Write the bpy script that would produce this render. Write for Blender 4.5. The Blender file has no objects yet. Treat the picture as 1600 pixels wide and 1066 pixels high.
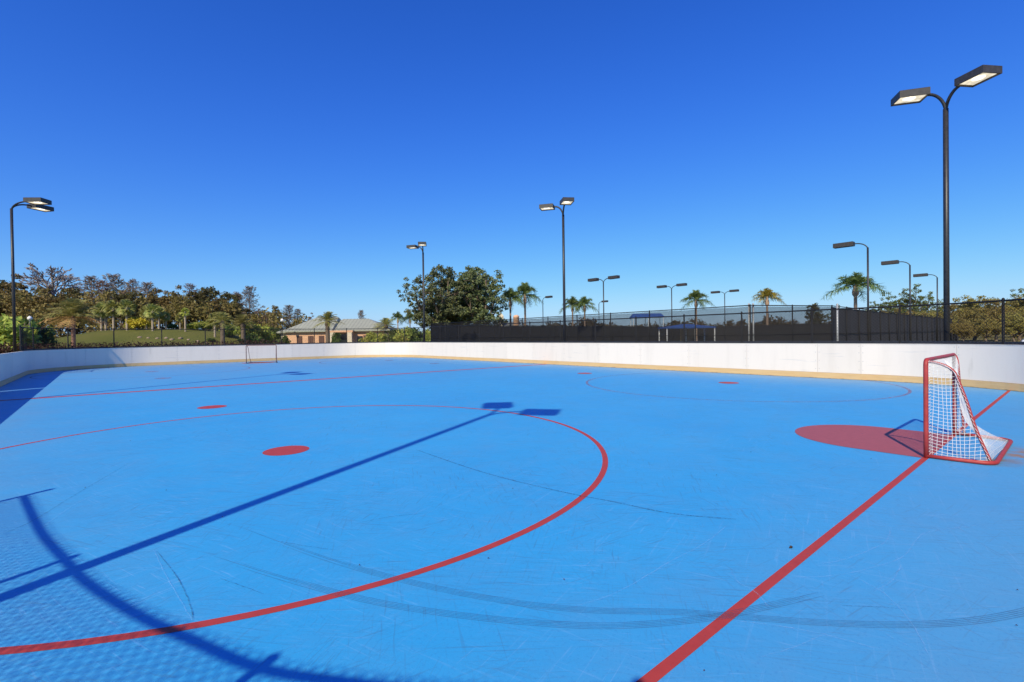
import bpy, math, random
from mathutils import Vector, Matrix
import numpy as np
rnd = random.Random(7)
scene = bpy.context.scene
COL = scene.collection
PI = math.pi

# ------------------------------------------------------------------ camera model (metres; x = across the rink, y = along it)
F_PX = 760.0
PITCH, ROLL, YAW, EYE = math.radians(0.599), math.radians(-0.790), math.radians(40.214), 1.618
SUN_EL, SUN_AZ = math.radians(39.5), math.radians(28.0)      # shadows run towards (cos az, sin az)
cF = Vector((math.sin(YAW)*math.cos(PITCH), math.cos(YAW)*math.cos(PITCH), -math.sin(PITCH)))
r0 = Vector((math.cos(YAW), -math.sin(YAW), 0)); u0 = r0.cross(cF)
cR = math.cos(ROLL)*r0 + math.sin(ROLL)*u0
cU = -math.sin(ROLL)*r0 + math.cos(ROLL)*u0
def ray(px, py):
    return cR*((px-800)/F_PX) - cU*((py-533)/F_PX) + cF
def ground(px, py, z=0.0):                # survey point on the ground seen at photo coordinates
    d = ray(px, py); t = (z-EYE)/d.z
    return Vector((d.x*t, d.y*t, z))
def horizon(px):
    lo, hi = 400.0, 700.0
    for _ in range(40):
        m = (lo+hi)/2
        if ray(px, m).z > 0: lo = m
        else: hi = m
    return lo
def at(px, d, z=0.0):                     # plan position at forward depth d
    v = ray(px, horizon(px)); return Vector((v.x*d, v.y*d, z))
def z_at(px, py, d):
    return EYE + (horizon(px)-py)/F_PX*d

# ------------------------------------------------------------------ helpers
def tag(o, label=None, cat=None, group=None, kind=None):
    if label: o['label'] = label
    if cat: o['category'] = cat
    if group: o['group'] = group
    if kind: o['kind'] = kind
    return o
def thing(name, label, cat, loc=(0,0,0), rz=0.0, group=None):
    o = bpy.data.objects.new(name, None); COL.objects.link(o)
    o.location = loc; o.rotation_euler = (0,0,rz); o.empty_display_size = 0.2
    return tag(o, label, cat, group)
def dup(root, loc, rz=0.0, scale=None, label=None, group=None):
    r = root.copy(); COL.objects.link(r); r.location = loc; r.rotation_euler = (0,0,rz)
    if scale is not None: r.scale = scale if hasattr(scale,'__len__') else (scale,)*3
    if label: r['label'] = label
    if group: r['group'] = group
    for ch in list(root.children):
        c = ch.copy(); COL.objects.link(c); c.parent = r
        for g in list(ch.children):
            d = g.copy(); COL.objects.link(d); d.parent = c
    return r

class MB:
    def __init__(self): self.v=[]; self.f=[]; self.m=[]
    def quad(self, pts, m=0):
        n=len(self.v); self.v += [tuple(p) for p in pts]; self.f.append(tuple(range(n,n+len(pts)))); self.m.append(m)
    def box(self, c, s, rz=0.0, m=0, M=None):
        cx,cy,cz=c; a,b,h=s[0]/2,s[1]/2,s[2]/2; co,si=math.cos(rz),math.sin(rz); n=len(self.v)
        for z in (-h,h):
            for x,y in ((-a,-b),(a,-b),(a,b),(-a,b)):
                p=Vector((cx+x*co-y*si, cy+x*si+y*co, cz+z)) if M is None else M@Vector((x,y,z))
                self.v.append(tuple(p))
        for q in ((3,2,1,0),(4,5,6,7),(0,1,5,4),(1,2,6,5),(2,3,7,6),(3,0,4,7)):
            self.f.append(tuple(n+i for i in q)); self.m.append(m)
    def tube(self, path, rad, n=8, m=0, caps=True, closed=False):
        P=[Vector(p) for p in path]; N=len(P)
        R=rad if hasattr(rad,'__len__') else [rad]*N
        base=len(self.v); prev=None
        for i in range(N):
            if closed: t=P[(i+1)%N]-P[i-1]
            else: t=(P[min(i+1,N-1)]-P[max(i-1,0)])
            t.normalize()
            if prev is None:
                a=Vector((0,0,1)) if abs(t.z)<.9 else Vector((1,0,0))
                prev=a
            x=prev-t*prev.dot(t)
            if x.length<1e-6: x=t.orthogonal()
            x.normalize(); prev=x; y=t.cross(x)
            for k in range(n):
                a=2*PI*k/n
                self.v.append(tuple(P[i]+(x*math.cos(a)+y*math.sin(a))*R[i]))
        L=N if closed else N-1
        for i in range(L):
            j=(i+1)%N
            for k in range(n):
                self.f.append((base+i*n+k, base+i*n+(k+1)%n, base+j*n+(k+1)%n, base+j*n+k)); self.m.append(m)
        if caps and not closed:
            self.f.append(tuple(base+k for k in reversed(range(n)))); self.m.append(m)
            self.f.append(tuple(base+(N-1)*n+k for k in range(n))); self.m.append(m)
    def lathe(self, prof, c=(0,0,0), n=16, m=0):
        base=len(self.v); N=len(prof)
        for r,z in prof:
            for k in range(n):
                a=2*PI*k/n; self.v.append((c[0]+r*math.cos(a), c[1]+r*math.sin(a), c[2]+z))
        for i in range(N-1):
            for k in range(n):
                self.f.append((base+i*n+k, base+i*n+(k+1)%n, base+(i+1)*n+(k+1)%n, base+(i+1)*n+k)); self.m.append(m)
    def build(self, name, mats, parent=None, smooth=False):
        me=bpy.data.meshes.new(name); me.from_pydata(self.v,[],self.f)
        for mt in (mats if isinstance(mats,(list,tuple)) else [mats]): me.materials.append(mt)
        if any(self.m): me.polygons.foreach_set('material_index', self.m)
        if smooth: me.polygons.foreach_set('use_smooth',[True]*len(self.f))
        me.update()
        o=bpy.data.objects.new(name,me); COL.objects.link(o)
        if parent: o.parent=parent
        return o

# ------------------------------------------------------------------ materials
def new_mat(name):
    m=bpy.data.materials.new(name); m.use_nodes=True
    nt=m.node_tree; b=nt.nodes['Principled BSDF']; return m,nt,b
def N(nt, typ, **kw):
    n=nt.nodes.new(typ)
    for k,v in kw.items():
        if k.startswith('i_'): n.inputs[k[2:].replace('_',' ')].default_value=v
        else: setattr(n,k,v)
    return n
def mathn(nt, op, a, b=None, clamp=False):
    n=nt.nodes.new('ShaderNodeMath'); n.operation=op; n.use_clamp=clamp
    for i,x in enumerate((a,b)):
        if x is None: continue
        if isinstance(x,(int,float)): n.inputs[i].default_value=x
        else: nt.links.new(x,n.inputs[i])
    return n.outputs[0]
def ramp(nt, fac, stops):
    n=nt.nodes.new('ShaderNodeValToRGB'); e=n.color_ramp.elements
    while len(e)<len(stops): e.new(0.5)
    for i,(p,c) in enumerate(stops):
        e[i].position=p; e[i].color=(*c,1) if len(c)==3 else c
    nt.links.new(fac,n.inputs[0]); return n.outputs[0]
def mixc(nt, fac, a, b, mode='MIX'):
    n=nt.nodes.new('ShaderNodeMix'); n.data_type='RGBA'; n.blend_type=mode
    for s,x in ((0,fac),(6,a),(7,b)):
        if isinstance(x,(int,float)): n.inputs[s].default_value=x
        elif isinstance(x,tuple): n.inputs[s].default_value=(*x,1)
        else: nt.links.new(x,n.inputs[s])
    return n.outputs[2]
def simple(name, col, rough=.6, var=.15, scale=6.0, metal=0.0, bump=0.0, spec=.5):
    m,nt,b=new_mat(name)
    tc=N(nt,'ShaderNodeTexCoord'); nz=N(nt,'ShaderNodeTexNoise',i_Scale=scale,i_Detail=6.0)
    nt.links.new(tc.outputs['Object'],nz.inputs['Vector'])
    lo=tuple(c*(1-var) for c in col); hi=tuple(min(1,c*(1+var)) for c in col)
    nt.links.new(ramp(nt,nz.outputs['Fac'],[(.3,lo),(.7,hi)]),b.inputs['Base Color'])
    b.inputs['Roughness'].default_value=rough; b.inputs['Metallic'].default_value=metal
    b.inputs['Specular IOR Level'].default_value=spec
    if bump:
        bp=N(nt,'ShaderNodeBump',i_Strength=bump,i_Distance=.02); nt.links.new(nz.outputs['Fac'],bp.inputs['Height'])
        nt.links.new(bp.outputs[0],b.inputs['Normal'])
    return m
def leaf_mat(name, cols, trans=.3, rough=.55):
    m,nt,b=new_mat(name)
    g=N(nt,'ShaderNodeNewGeometry'); n=len(cols)
    c=ramp(nt,g.outputs['Random Per Island'],[((i+.5)/n,x) for i,x in enumerate(cols)])
    oi=N(nt,'ShaderNodeObjectInfo')
    hs=N(nt,'ShaderNodeHueSaturation'); nt.links.new(c,hs.inputs['Color'])
    nt.links.new(mathn(nt,'ADD',mathn(nt,'MULTIPLY',oi.outputs['Random'],.30),.85),hs.inputs['Value'])
    nt.links.new(mathn(nt,'ADD',mathn(nt,'MULTIPLY',oi.outputs['Random'],.03),.485),hs.inputs['Hue'])
    nt.links.new(hs.outputs[0],b.inputs['Base Color']); b.inputs['Roughness'].default_value=rough
    b.inputs['Specular IOR Level'].default_value=.25
    tr=N(nt,'ShaderNodeBsdfTranslucent'); nt.links.new(hs.outputs[0],tr.inputs['Color'])
    mx=N(nt,'ShaderNodeMixShader'); mx.inputs[0].default_value=trans
    nt.links.new(b.outputs[0],mx.inputs[1]); nt.links.new(tr.outputs[0],mx.inputs[2])
    nt.links.new(mx.outputs[0],nt.nodes['Material Output'].inputs['Surface'])
    return m

M={}
M['black_metal']=simple('black_metal',(.022,.022,.026),.45,.3,12)
M['bronze_metal']=simple('bronze_metal',(.045,.04,.038),.5,.25,9)
M['dark_vinyl']=simple('dark_vinyl',(.011,.011,.013),.6,.2,9,spec=.25)
M['navy_rail']=simple('navy_rail',(.018,.022,.035),.55,.3,5)
M['galv']=simple('galvanised',(.36,.37,.38),.5,.15,20,.3)
M['windscreen']=simple('windscreen',(.018,.0165,.018),.85,.18,1.2)
M['bark']=simple('bark',(.16,.12,.09),.9,.35,5,0,.6)
M['grey_bark']=simple('grey_bark',(.25,.21,.19),.9,.35,5,0,.6)
M['palm_bark']=simple('palm_bark',(.36,.25,.18),.9,.3,9,0,.8)
M['red_palm_bark']=simple('red_palm_bark',(.36,.19,.13),.9,.3,9,0,.8)
M['sabal_bark']=simple('sabal_bark',(.36,.29,.22),.9,.35,10,0,.8)
M['peach']=simple('peach_stucco',(.68,.40,.245),.85,.06,3,0,.1)
M['cream']=simple('cream_stucco',(.66,.57,.42),.85,.06,3)
M['roof']=simple('metal_roof',(.335,.34,.265),.45,.08,2)
M['brown_shutter']=simple('brown_shutter',(.11,.05,.035),.6,.2,8)
M['dark_glass']=simple('dark_glass',(.02,.025,.03),.1,.2,4)
M['white_paint']=simple('white_paint',(.75,.75,.74),.4,.05,5)
M['blue_fabric']=simple('blue_fabric',(.025,.095,.34),.8,.12,2)
M['rock']=simple('rock',(.30,.22,.15),.9,.25,2,0,.5)
M['court']=simple('court_surface',(.05,.075,.06),.85,.2,.6)
M['car_white']=simple('car_white',(.72,.72,.73),.25,.02,3)
M['rubber']=simple('rubber',(.02,.02,.02),.8,.2,9)
M['cord']=simple('net_cord',(.78,.77,.75),.8,.08,30)
M['rust_tube']=simple('rust_tube',(.17,.085,.07),.6,.4,9)

# red goal tube with worn paint
m,nt,b=new_mat('red_tube')
tc=N(nt,'ShaderNodeTexCoord'); nz=N(nt,'ShaderNodeTexNoise',i_Scale=14.0,i_Detail=8.0); nt.links.new(tc.outputs['Object'],nz.inputs['Vector'])
nz2=N(nt,'ShaderNodeTexNoise',i_Scale=3.0,i_Detail=6.0,i_Roughness=.7); nt.links.new(tc.outputs['Object'],nz2.inputs['Vector'])
c=ramp(nt,nz.outputs['Fac'],[(.25,(.33,.03,.027)),(.75,(.44,.05,.043))])
c=mixc(nt,ramp(nt,nz2.outputs['Fac'],[(.57,(0,0,0)),(.63,(1,1,1))]),c,(.24,.10,.06))
nt.links.new(c,b.inputs['Base Color']); b.inputs['Roughness'].default_value=.55
M['red_tube']=m

# painted rink floor
m,nt,b=new_mat('blue_acrylic')
geo=N(nt,'ShaderNodeNewGeometry'); P=geo.outputs['Position']
def noise(scale,detail=5.,rough=.55,vec=P,dist=0.):
    n=N(nt,'ShaderNodeTexNoise',i_Scale=scale,i_Detail=detail,i_Roughness=rough,i_Distortion=dist); nt.links.new(vec,n.inputs['Vector']); return n.outputs['Fac']
def mapped(rot,sc):
    n=N(nt,'ShaderNodeMapping',vector_type='TEXTURE'); n.inputs['Rotation'].default_value=(0,0,math.radians(rot)); n.inputs['Scale'].default_value=tuple(1/x for x in sc)
    nt.links.new(P,n.inputs['Vector']); return n.outputs[0]
BL=(.022,.318,.665); BL2=(.030,.348,.685)
c=ramp(nt,noise(.35,6.,.6),[(.3,BL),(.7,BL2)])
c=mixc(nt,mathn(nt,'MULTIPLY',ramp(nt,noise(1.7,8.,.7),[(.45,(0,0,0)),(.72,(1,1,1))]),.26),c,(.11,.27,.47))
# faint scuffs in many directions
LT,DK=(.20,.46,.80),(.045,.17,.34)
for rot,sc,lo,hi,amt,colr in ((17,(1.6,42,1),.61,.69,.16,LT),(63,(2.6,58,1),.60,.69,.26,DK),(-38,(1.5,48,1),.60,.69,.24,DK),(-62,(1.4,52,1),.61,.69,.26,DK),(-50,(2.4,66,1),.59,.68,.26,DK),
                          (-71,(2.4,60,1),.61,.69,.16,LT),(104,(2.2,52,1),.61,.70,.14,LT),(-8,(2.5,44,1),.59,.70,.24,DK),(38,(3.5,66,1),.59,.68,.22,DK),(-44,(4,60,1),.60,.69,.14,LT)):
    s=ramp(nt,noise(1.,3.,.5,mapped(rot,sc),.9),[(lo,(0,0,0)),(hi,(1,1,1))])
    patch=ramp(nt,noise(.7,3.,.5,mapped(rot*3,(1,1,1))),[(.40,(0,0,0)),(.62,(1,1,1))])
    c=mixc(nt,mathn(nt,'MULTIPLY',mathn(nt,'MULTIPLY',s,patch),amt*2.0),c,colr)
# dust blown towards the far end and against the boards
sxy=N(nt,'ShaderNodeSeparateXYZ'); nt.links.new(P,sxy.inputs[0])
du=mathn(nt,'SUBTRACT',mathn(nt,'ABSOLUTE',mathn(nt,'SUBTRACT',sxy.outputs['X'],8.15)),11.)
dv=mathn(nt,'SUBTRACT',mathn(nt,'ABSOLUTE',mathn(nt,'SUBTRACT',sxy.outputs['Y'],19.25)),20.35)
edge=ramp(nt,mathn(nt,'ADD',mathn(nt,'MULTIPLY',mathn(nt,'MAXIMUM',du,dv),.22),1.),[(.25,(0,0,0)),(.6,(.35,)*3),(1.,(1,1,1))])
farv=mathn(nt,'MULTIPLY',mathn(nt,'SUBTRACT',sxy.outputs['Y'],13.),.036,True)
dust=mathn(nt,'MULTIPLY',mathn(nt,'MAXIMUM',edge,farv),mathn(nt,'ADD',mathn(nt,'MULTIPLY',noise(.6,6.,.65),.9),.10))
c=mixc(nt,mathn(nt,'MULTIPLY',dust,1.25,True),c,(.17,.30,.46))
# fine grain
c=mixc(nt,mathn(nt,'MULTIPLY',ramp(nt,noise(55.,2.,.6),[(.56,(0,0,0)),(.72,(1,1,1))]),.32),c,(.02,.17,.46))
c=mixc(nt,mathn(nt,'MULTIPLY',ramp(nt,noise(90.,2.,.5),[(.68,(0,0,0)),(.75,(1,1,1))]),.35),c,(.16,.40,.78))
# rust stain behind the near goal and dirt along the boards
def stain(cx,cy,rx,ry,rot=0):
    n=N(nt,'ShaderNodeMapping',vector_type='TEXTURE'); n.inputs['Location'].default_value=(cx,cy,0); n.inputs['Rotation'].default_value=(0,0,rot); n.inputs['Scale'].default_value=(rx,ry,1)
    nt.links.new(P,n.inputs['Vector']); l=N(nt,'ShaderNodeVectorMath',operation='LENGTH'); nt.links.new(n.outputs[0],l.inputs[0])
    d=mathn(nt,'SUBTRACT',1.,l.outputs['Value'],True); return mathn(nt,'MULTIPLY',d,ramp(nt,noise(5.,6.,.7),[(.35,(0,0,0)),(.6,(1,1,1))]))
c=mixc(nt,mathn(nt,'MULTIPLY',stain(9.0,.52,.75,.28),1.3,True),c,(.30,.16,.06))
c=mixc(nt,mathn(nt,'MULTIPLY',stain(8.35,.72,.35,.25),1.2,True),c,(.20,.12,.06))
nt.links.new(c,b.inputs['Base Color'])
nt.links.new(ramp(nt,noise(2.5,5.,.6),[(.3,(.55,)*3),(.7,(.68,)*3)]),b.inputs['Roughness'])
b.inputs['Specular IOR Level'].default_value=.35
b.inputs['Sheen Weight'].default_value=.06; b.inputs['Sheen Roughness'].default_value=.45; b.inputs['Sheen Tint'].default_value=(.8,.78,.74,1)   # settled dust
bp=N(nt,'ShaderNodeBump',i_Strength=.25,i_Distance=.004); nt.links.new(noise(120.,3.),bp.inputs['Height']); nt.links.new(bp.outputs[0],b.inputs['Normal'])
M['floor']=m

def paint_mat(name,col,worn,alpha=None):
    m,nt,b=new_mat(name)
    g=N(nt,'ShaderNodeNewGeometry'); n1=N(nt,'ShaderNodeTexNoise',i_Scale=9.,i_Detail=8.,i_Roughness=.7); nt.links.new(g.outputs['Position'],n1.inputs['Vector'])
    n2=N(nt,'ShaderNodeTexNoise',i_Scale=70.,i_Detail=3.); nt.links.new(g.outputs['Position'],n2.inputs['Vector'])
    c=ramp(nt,n1.outputs['Fac'],[(.3,tuple(x*.9 for x in col)),(.7,tuple(min(1,x*1.1) for x in col))])
    c=mixc(nt,mathn(nt,'MULTIPLY',ramp(nt,n2.outputs['Fac'],[(.62,(0,0,0)),(.74,(1,1,1))]),.5),c,worn)
    nt.links.new(c,b.inputs['Base Color']); b.inputs['Roughness'].default_value=.6; b.inputs['Specular IOR Level'].default_value=.35
    if alpha is None:
        n3=N(nt,'ShaderNodeTexNoise',i_Scale=26.,i_Detail=6.,i_Roughness=.65); nt.links.new(g.outputs['Position'],n3.inputs['Vector'])
        nt.links.new(ramp(nt,n3.outputs['Fac'],[(.64,(1,)*3),(.69,(.45,)*3)]),b.inputs['Alpha'])
    elif alpha<0:
        nt.links.new(mathn(nt,'MULTIPLY',ramp(nt,n1.outputs['Fac'],[(.3,(.55,)*3),(.65,(1,)*3)]),-alpha),b.inputs['Alpha'])
    else:
        a=mathn(nt,'MULTIPLY',ramp(nt,n1.outputs['Fac'],[(.35,(.25,)*3),(.65,(1,)*3)]),alpha)
        a=mathn(nt,'MULTIPLY',a,ramp(nt,n2.outputs['Fac'],[(.38,(.2,)*3),(.55,(1,)*3)]))
        nt.links.new(a,b.inputs['Alpha'])
    return m
M['red_paint']=paint_mat('red_line_paint',(.42,.046,.036),(.22,.06,.08))
M['red_faded']=paint_mat('faded_red_paint',(.42,.06,.055),(.3,.10,.13),.8)
M['crease_paint']=paint_mat('crease_paint',(.35,.085,.095),(.25,.13,.18))
M['skid']=paint_mat('tyre_rubber_mark',(.06,.11,.19),(.05,.08,.13),-.34)
M['crack']=paint_mat('dark_scrape',(.035,.07,.13),(.03,.06,.1),.75)
M['scratch']=paint_mat('pale_scratch',(.35,.60,.88),(.5,.7,.9),.36)

# white boards with faint stains
m,nt,b=new_mat('white_board')
g=N(nt,'ShaderNodeNewGeometry'); P2=g.outputs['Position']
mp=N(nt,'ShaderNodeMapping'); mp.inputs['Scale'].default_value=(2.2,2.2,.35); nt.links.new(P2,mp.inputs['Vector'])
n1=N(nt,'ShaderNodeTexNoise',i_Scale=1.,i_Detail=7.,i_Roughness=.65); nt.links.new(mp.outputs[0],n1.inputs['Vector'])
n2=N(nt,'ShaderNodeTexNoise',i_Scale=3.5,i_Detail=9.,i_Roughness=.75); nt.links.new(P2,n2.inputs['Vector'])
mp2=N(nt,'ShaderNodeMapping'); mp2.inputs['Scale'].default_value=(.6,.6,9.); nt.links.new(P2,mp2.inputs['Vector'])
n3=N(nt,'ShaderNodeTexNoise',i_Scale=1.,i_Detail=5.,i_Roughness=.6,i_Distortion=.5); nt.links.new(mp2.outputs[0],n3.inputs['Vector'])
c=ramp(nt,n1.outputs['Fac'],[(.25,(.73,.65,.565)),(.5,(.79,.705,.615))])
c=mixc(nt,mathn(nt,'MULTIPLY',ramp(nt,n1.outputs['Fac'],[(.62,(0,0,0)),(.75,(1,1,1))]),.45),c,(.50,.44,.36))
c=mixc(nt,mathn(nt,'MULTIPLY',ramp(nt,n2.outputs['Fac'],[(.62,(0,0,0)),(.72,(1,1,1))]),.3),c,(.45,.46,.50))
c=mixc(nt,mathn(nt,'MULTIPLY',ramp(nt,n3.outputs['Fac'],[(.62,(0,0,0)),(.70,(1,1,1))]),.3),c,(.42,.43,.46))
oi=N(nt,'ShaderNodeObjectInfo'); hv=N(nt,'ShaderNodeHueSaturation'); nt.links.new(c,hv.inputs['Color'])
nt.links.new(mathn(nt,'ADD',mathn(nt,'MULTIPLY',oi.outputs['Random'],.07),.95),hv.inputs['Value'])
nt.links.new(hv.outputs[0],b.inputs['Base Color']); b.inputs['Roughness'].default_value=.45; b.inputs['Specular IOR Level'].default_value=.4
M['board']=m
m,nt,b=new_mat('yellow_kick')
g=N(nt,'ShaderNodeNewGeometry'); mp=N(nt,'ShaderNodeMapping'); mp.inputs['Scale'].default_value=(1.5,1.5,14.); nt.links.new(g.outputs['Position'],mp.inputs['Vector'])
n1=N(nt,'ShaderNodeTexNoise',i_Scale=1.,i_Detail=8.,i_Roughness=.65); nt.links.new(mp.outputs[0],n1.inputs['Vector'])
n2=N(nt,'ShaderNodeTexNoise',i_Scale=2.3,i_Detail=9.,i_Roughness=.75); nt.links.new(g.outputs['Position'],n2.inputs['Vector'])
c=ramp(nt,n1.outputs['Fac'],[(.3,(.60,.375,.165)),(.7,(.68,.47,.23))])
c=mixc(nt,mathn(nt,'MULTIPLY',ramp(nt,n2.outputs['Fac'],[(.58,(0,0,0)),(.72,(1,1,1))]),.5),c,(.34,.27,.18))
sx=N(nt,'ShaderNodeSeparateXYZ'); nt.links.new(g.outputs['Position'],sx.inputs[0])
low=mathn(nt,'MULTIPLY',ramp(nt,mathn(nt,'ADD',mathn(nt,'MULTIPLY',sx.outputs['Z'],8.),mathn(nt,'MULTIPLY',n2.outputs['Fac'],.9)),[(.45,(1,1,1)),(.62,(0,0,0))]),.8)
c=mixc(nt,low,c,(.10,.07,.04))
nt.links.new(c,b.inputs['Base Color']); b.inputs['Roughness'].default_value=.55
M['kick']=m

# translucent net screen of the tennis court front
m,nt,b=new_mat('net_screen')
b.inputs['Base Color'].default_value=(.008,.008,.009,1); b.inputs['Roughness'].default_value=.9
tr=N(nt,'ShaderNodeBsdfTransparent'); mx=N(nt,'ShaderNodeMixShader'); mx.inputs[0].default_value=.50
nt.links.new(tr.outputs[0],mx.inputs[1]); nt.links.new(b.outputs[0],mx.inputs[2]); nt.links.new(mx.outputs[0],nt.nodes['Material Output'].inputs['Surface'])
M['screen']=m
def emit(name,col,s):
    m,nt,b=new_mat(name)
    tc=N(nt,'ShaderNodeTexCoord'); nz=N(nt,'ShaderNodeTexNoise',i_Scale=5.,i_Detail=2.); nt.links.new(tc.outputs['Object'],nz.inputs['Vector'])
    b.inputs['Base Color'].default_value=(.5,.48,.4,1); b.inputs['Roughness'].default_value=.2
    nt.links.new(ramp(nt,nz.outputs['Fac'],[(.35,tuple(c*.55 for c in col)),(.65,col)]),b.inputs['Emission Color']); b.inputs['Emission Strength'].default_value=s
    return m
M['lens']=emit('lit_lens',(1.,.86,.62),1.0)
M['bulb']=emit('lit_bulb',(1.,.95,.85),2.2)
M['globe']=simple('white_globe',(.8,.79,.76),.3,.03,3)

M['leaf_olive']=leaf_mat('leaf_olive',[(0.166,0.137,0.0414),(0.215,0.166,0.0497),(0.265,0.186,0.0621),(0.182,0.129,0.0497)])
M['leaf_green']=leaf_mat('leaf_green',[(0.093,0.093,0.0312),(0.126,0.115,0.0372),(0.156,0.134,0.0446),(0.0967,0.0856,0.0372)])
M['leaf_brown']=leaf_mat('leaf_brown',[(0.24,0.165,0.11),(0.3,0.2,0.13),(0.22,0.165,0.12),(0.27,0.16,0.09)])
M['leaf_cypress']=leaf_mat('leaf_cypress',[(0.24,0.18,0.14),(0.29,0.22,0.17),(0.23,0.18,0.14),(0.2,0.17,0.1)],.2)
M['leaf_oak']=leaf_mat('leaf_oak',[(0.105,0.14,0.05),(0.165,0.185,0.07),(0.22,0.225,0.085),(0.12,0.15,0.06),(0.17,0.2,0.13)],.25)  # last grey-green tone paints sky reflection into some leaves
M['leaf_gold']=leaf_mat('leaf_gold',[(0.29,0.24,0.07),(0.37,0.295,0.085),(0.24,0.22,0.065),(0.32,0.265,0.09)],.35)
M['leaf_pine']=leaf_mat('leaf_pine',[(0.121,0.165,0.0495),(0.176,0.209,0.066),(0.143,0.16,0.0495)],.25)
M['leaf_far']=leaf_mat('leaf_far',[(.10,.075,.04),(.14,.10,.055),(.09,.08,.035),(.16,.11,.06)])
M['leaf_lime']=leaf_mat('leaf_lime',[(0.326,0.407,0.0754),(0.49,0.517,0.0948),(0.244,0.326,0.0685),(0.545,0.49,0.109)],.35)
M['leaf_shrub']=leaf_mat('leaf_shrub',[(0.078,0.132,0.031),(0.124,0.171,0.039),(0.093,0.109,0.031)],.3)
M['leaf_yellow']=leaf_mat('leaf_yellow',[(0.600,0.419,0.046),(0.600,0.512,0.062),(0.496,0.403,0.062)],.35)
M['leaf_hedge']=leaf_mat('leaf_hedge',[(0.065,0.029,0.018),(0.098,0.046,0.029),(0.052,0.036,0.018),(0.078,0.039,0.026)],.2)
M['leaf_date']=leaf_mat('leaf_date',[(0.27,0.27,0.08),(0.35,0.32,0.1),(0.22,0.22,0.075),(0.4,0.32,0.12)],.3)
M['leaf_date_dry']=leaf_mat('leaf_date_dry',[(0.600,0.341,0.139),(0.600,0.434,0.171),(0.527,0.279,0.124)],.25)
M['leaf_sabal']=leaf_mat('leaf_sabal',[(0.218,0.253,0.069),(0.31,0.322,0.0862),(0.414,0.38,0.127)],.25)
M['leaf_queen']=leaf_mat('leaf_queen',[(0.109,0.171,0.054),(0.155,0.217,0.062),(0.202,0.248,0.078)],.35)
M['leaf_queen_yellow']=leaf_mat('leaf_queen_yellow',[(0.248,0.264,0.046),(0.403,0.341,0.046),(0.496,0.403,0.062)],.35)

# grass ground
m,nt,b=new_mat('dormant_grass')
g=N(nt,'ShaderNodeNewGeometry')
def gn(s,d=6.,r=.6):
    n=N(nt,'ShaderNodeTexNoise',i_Scale=s,i_Detail=d,i_Roughness=r); nt.links.new(g.outputs['Position'],n.inputs['Vector']); return n.outputs['Fac']
c=ramp(nt,gn(.12),[(.3,(.13,.115,.035)),(.55,(.20,.165,.06)),(.75,(.27,.20,.09))])
c=mixc(nt,mathn(nt,'MULTIPLY',ramp(nt,gn(9.,4.),[(.4,(0,0,0)),(.7,(1,1,1))]),.6),c,(.09,.09,.025))
nt.links.new(c,b.inputs['Base Color']); b.inputs['Roughness'].default_value=.95; b.inputs['Specular IOR Level'].default_value=.1
bp=N(nt,'ShaderNodeBump',i_Strength=.8,i_Distance=.05); nt.links.new(gn(25.,3.),bp.inputs['Height']); nt.links.new(bp.outputs[0],b.inputs['Normal'])
M['grass']=m
m,nt,b=new_mat('green_grass')
g=N(nt,'ShaderNodeNewGeometry')
c=ramp(nt,gn(.15),[(.3,(.105,.115,.026)),(.55,(.145,.145,.035)),(.75,(.19,.165,.05))])
c=mixc(nt,mathn(nt,'MULTIPLY',ramp(nt,gn(5.,5.),[(.4,(0,0,0)),(.7,(1,1,1))]),.5),c,(.075,.09,.022))
nt.links.new(c,b.inputs['Base Color']); b.inputs['Roughness'].default_value=.95; b.inputs['Specular IOR Level'].default_value=.1
bp=N(nt,'ShaderNodeBump',i_Strength=.8,i_Distance=.05); nt.links.new(gn(18.,3.),bp.inputs['Height']); nt.links.new(bp.outputs[0],b.inputs['Normal'])
M['green_grass']=m
M['mulch']=simple('mulch',(.085,.045,.03),.95,.4,3,0,.6)
M['concrete']=simple('concrete',(.36,.35,.33),.85,.12,2)

# ------------------------------------------------------------------ ground and rink floor
g_=MB(); 
S=1800; nq=24
for i in range(nq):
    for j in range(nq):
        x0,x1=-S+2*S*i/nq,-S+2*S*(i+1)/nq; y0,y1=-S+2*S*j/nq,-S+2*S*(j+1)/nq
        g_.quad([(x0,y0,-.08),(x1,y0,-.08),(x1,y1,-.08),(x0,y1,-.08)])
tag(g_.build('ground',M['grass']),'dry olive grass ground around the rink and out to the trees',None,None,'structure')

U0,U1,V0,V1,RC=-2.85,19.15,-1.1,39.6,5.5
def rounded(off=0.0, step=0.25):
    """outline of the boards, counter-clockwise from (U1, 6.1); off > 0 is outside. returns list of (point, outward normal)"""
    r=RC+off; pts=[]
    def straight(a,b,n):
        L=(Vector(b)-Vector(a)).length; k=max(1,int(L/step))
        for i in range(k): pts.append((Vector(a).lerp(Vector(b),i/k),Vector(n)))
    def arc(cx,cy,a0):
        k=int(RC*PI/2/step)
        for i in range(k):
            a=a0+PI/2*i/k; n=Vector((math.cos(a),math.sin(a))); pts.append((Vector((cx,cy))+n*r,n))
    straight((U1+off,6.1),(U1+off,V1-RC),(1,0)); arc(U1-RC,V1-RC,0)
    straight((U1-RC,V1+off),(U0+RC,V1+off),(0,1)); arc(U0+RC,V1-RC,PI/2)
    straight((U0-off,V1-RC),(U0-off,V0+RC),(-1,0)); arc(U0+RC,V0+RC,PI)
    straight((U0+RC,V0-off),(U1-RC,V0-off),(0,-1)); arc(U1-RC,V0+RC,1.5*PI)
    straight((U1+off,V0+RC),(U1+off,6.1),(1,0))
    return pts
OUT=rounded(0.0,0.1)
ARC=[0.0]
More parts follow.
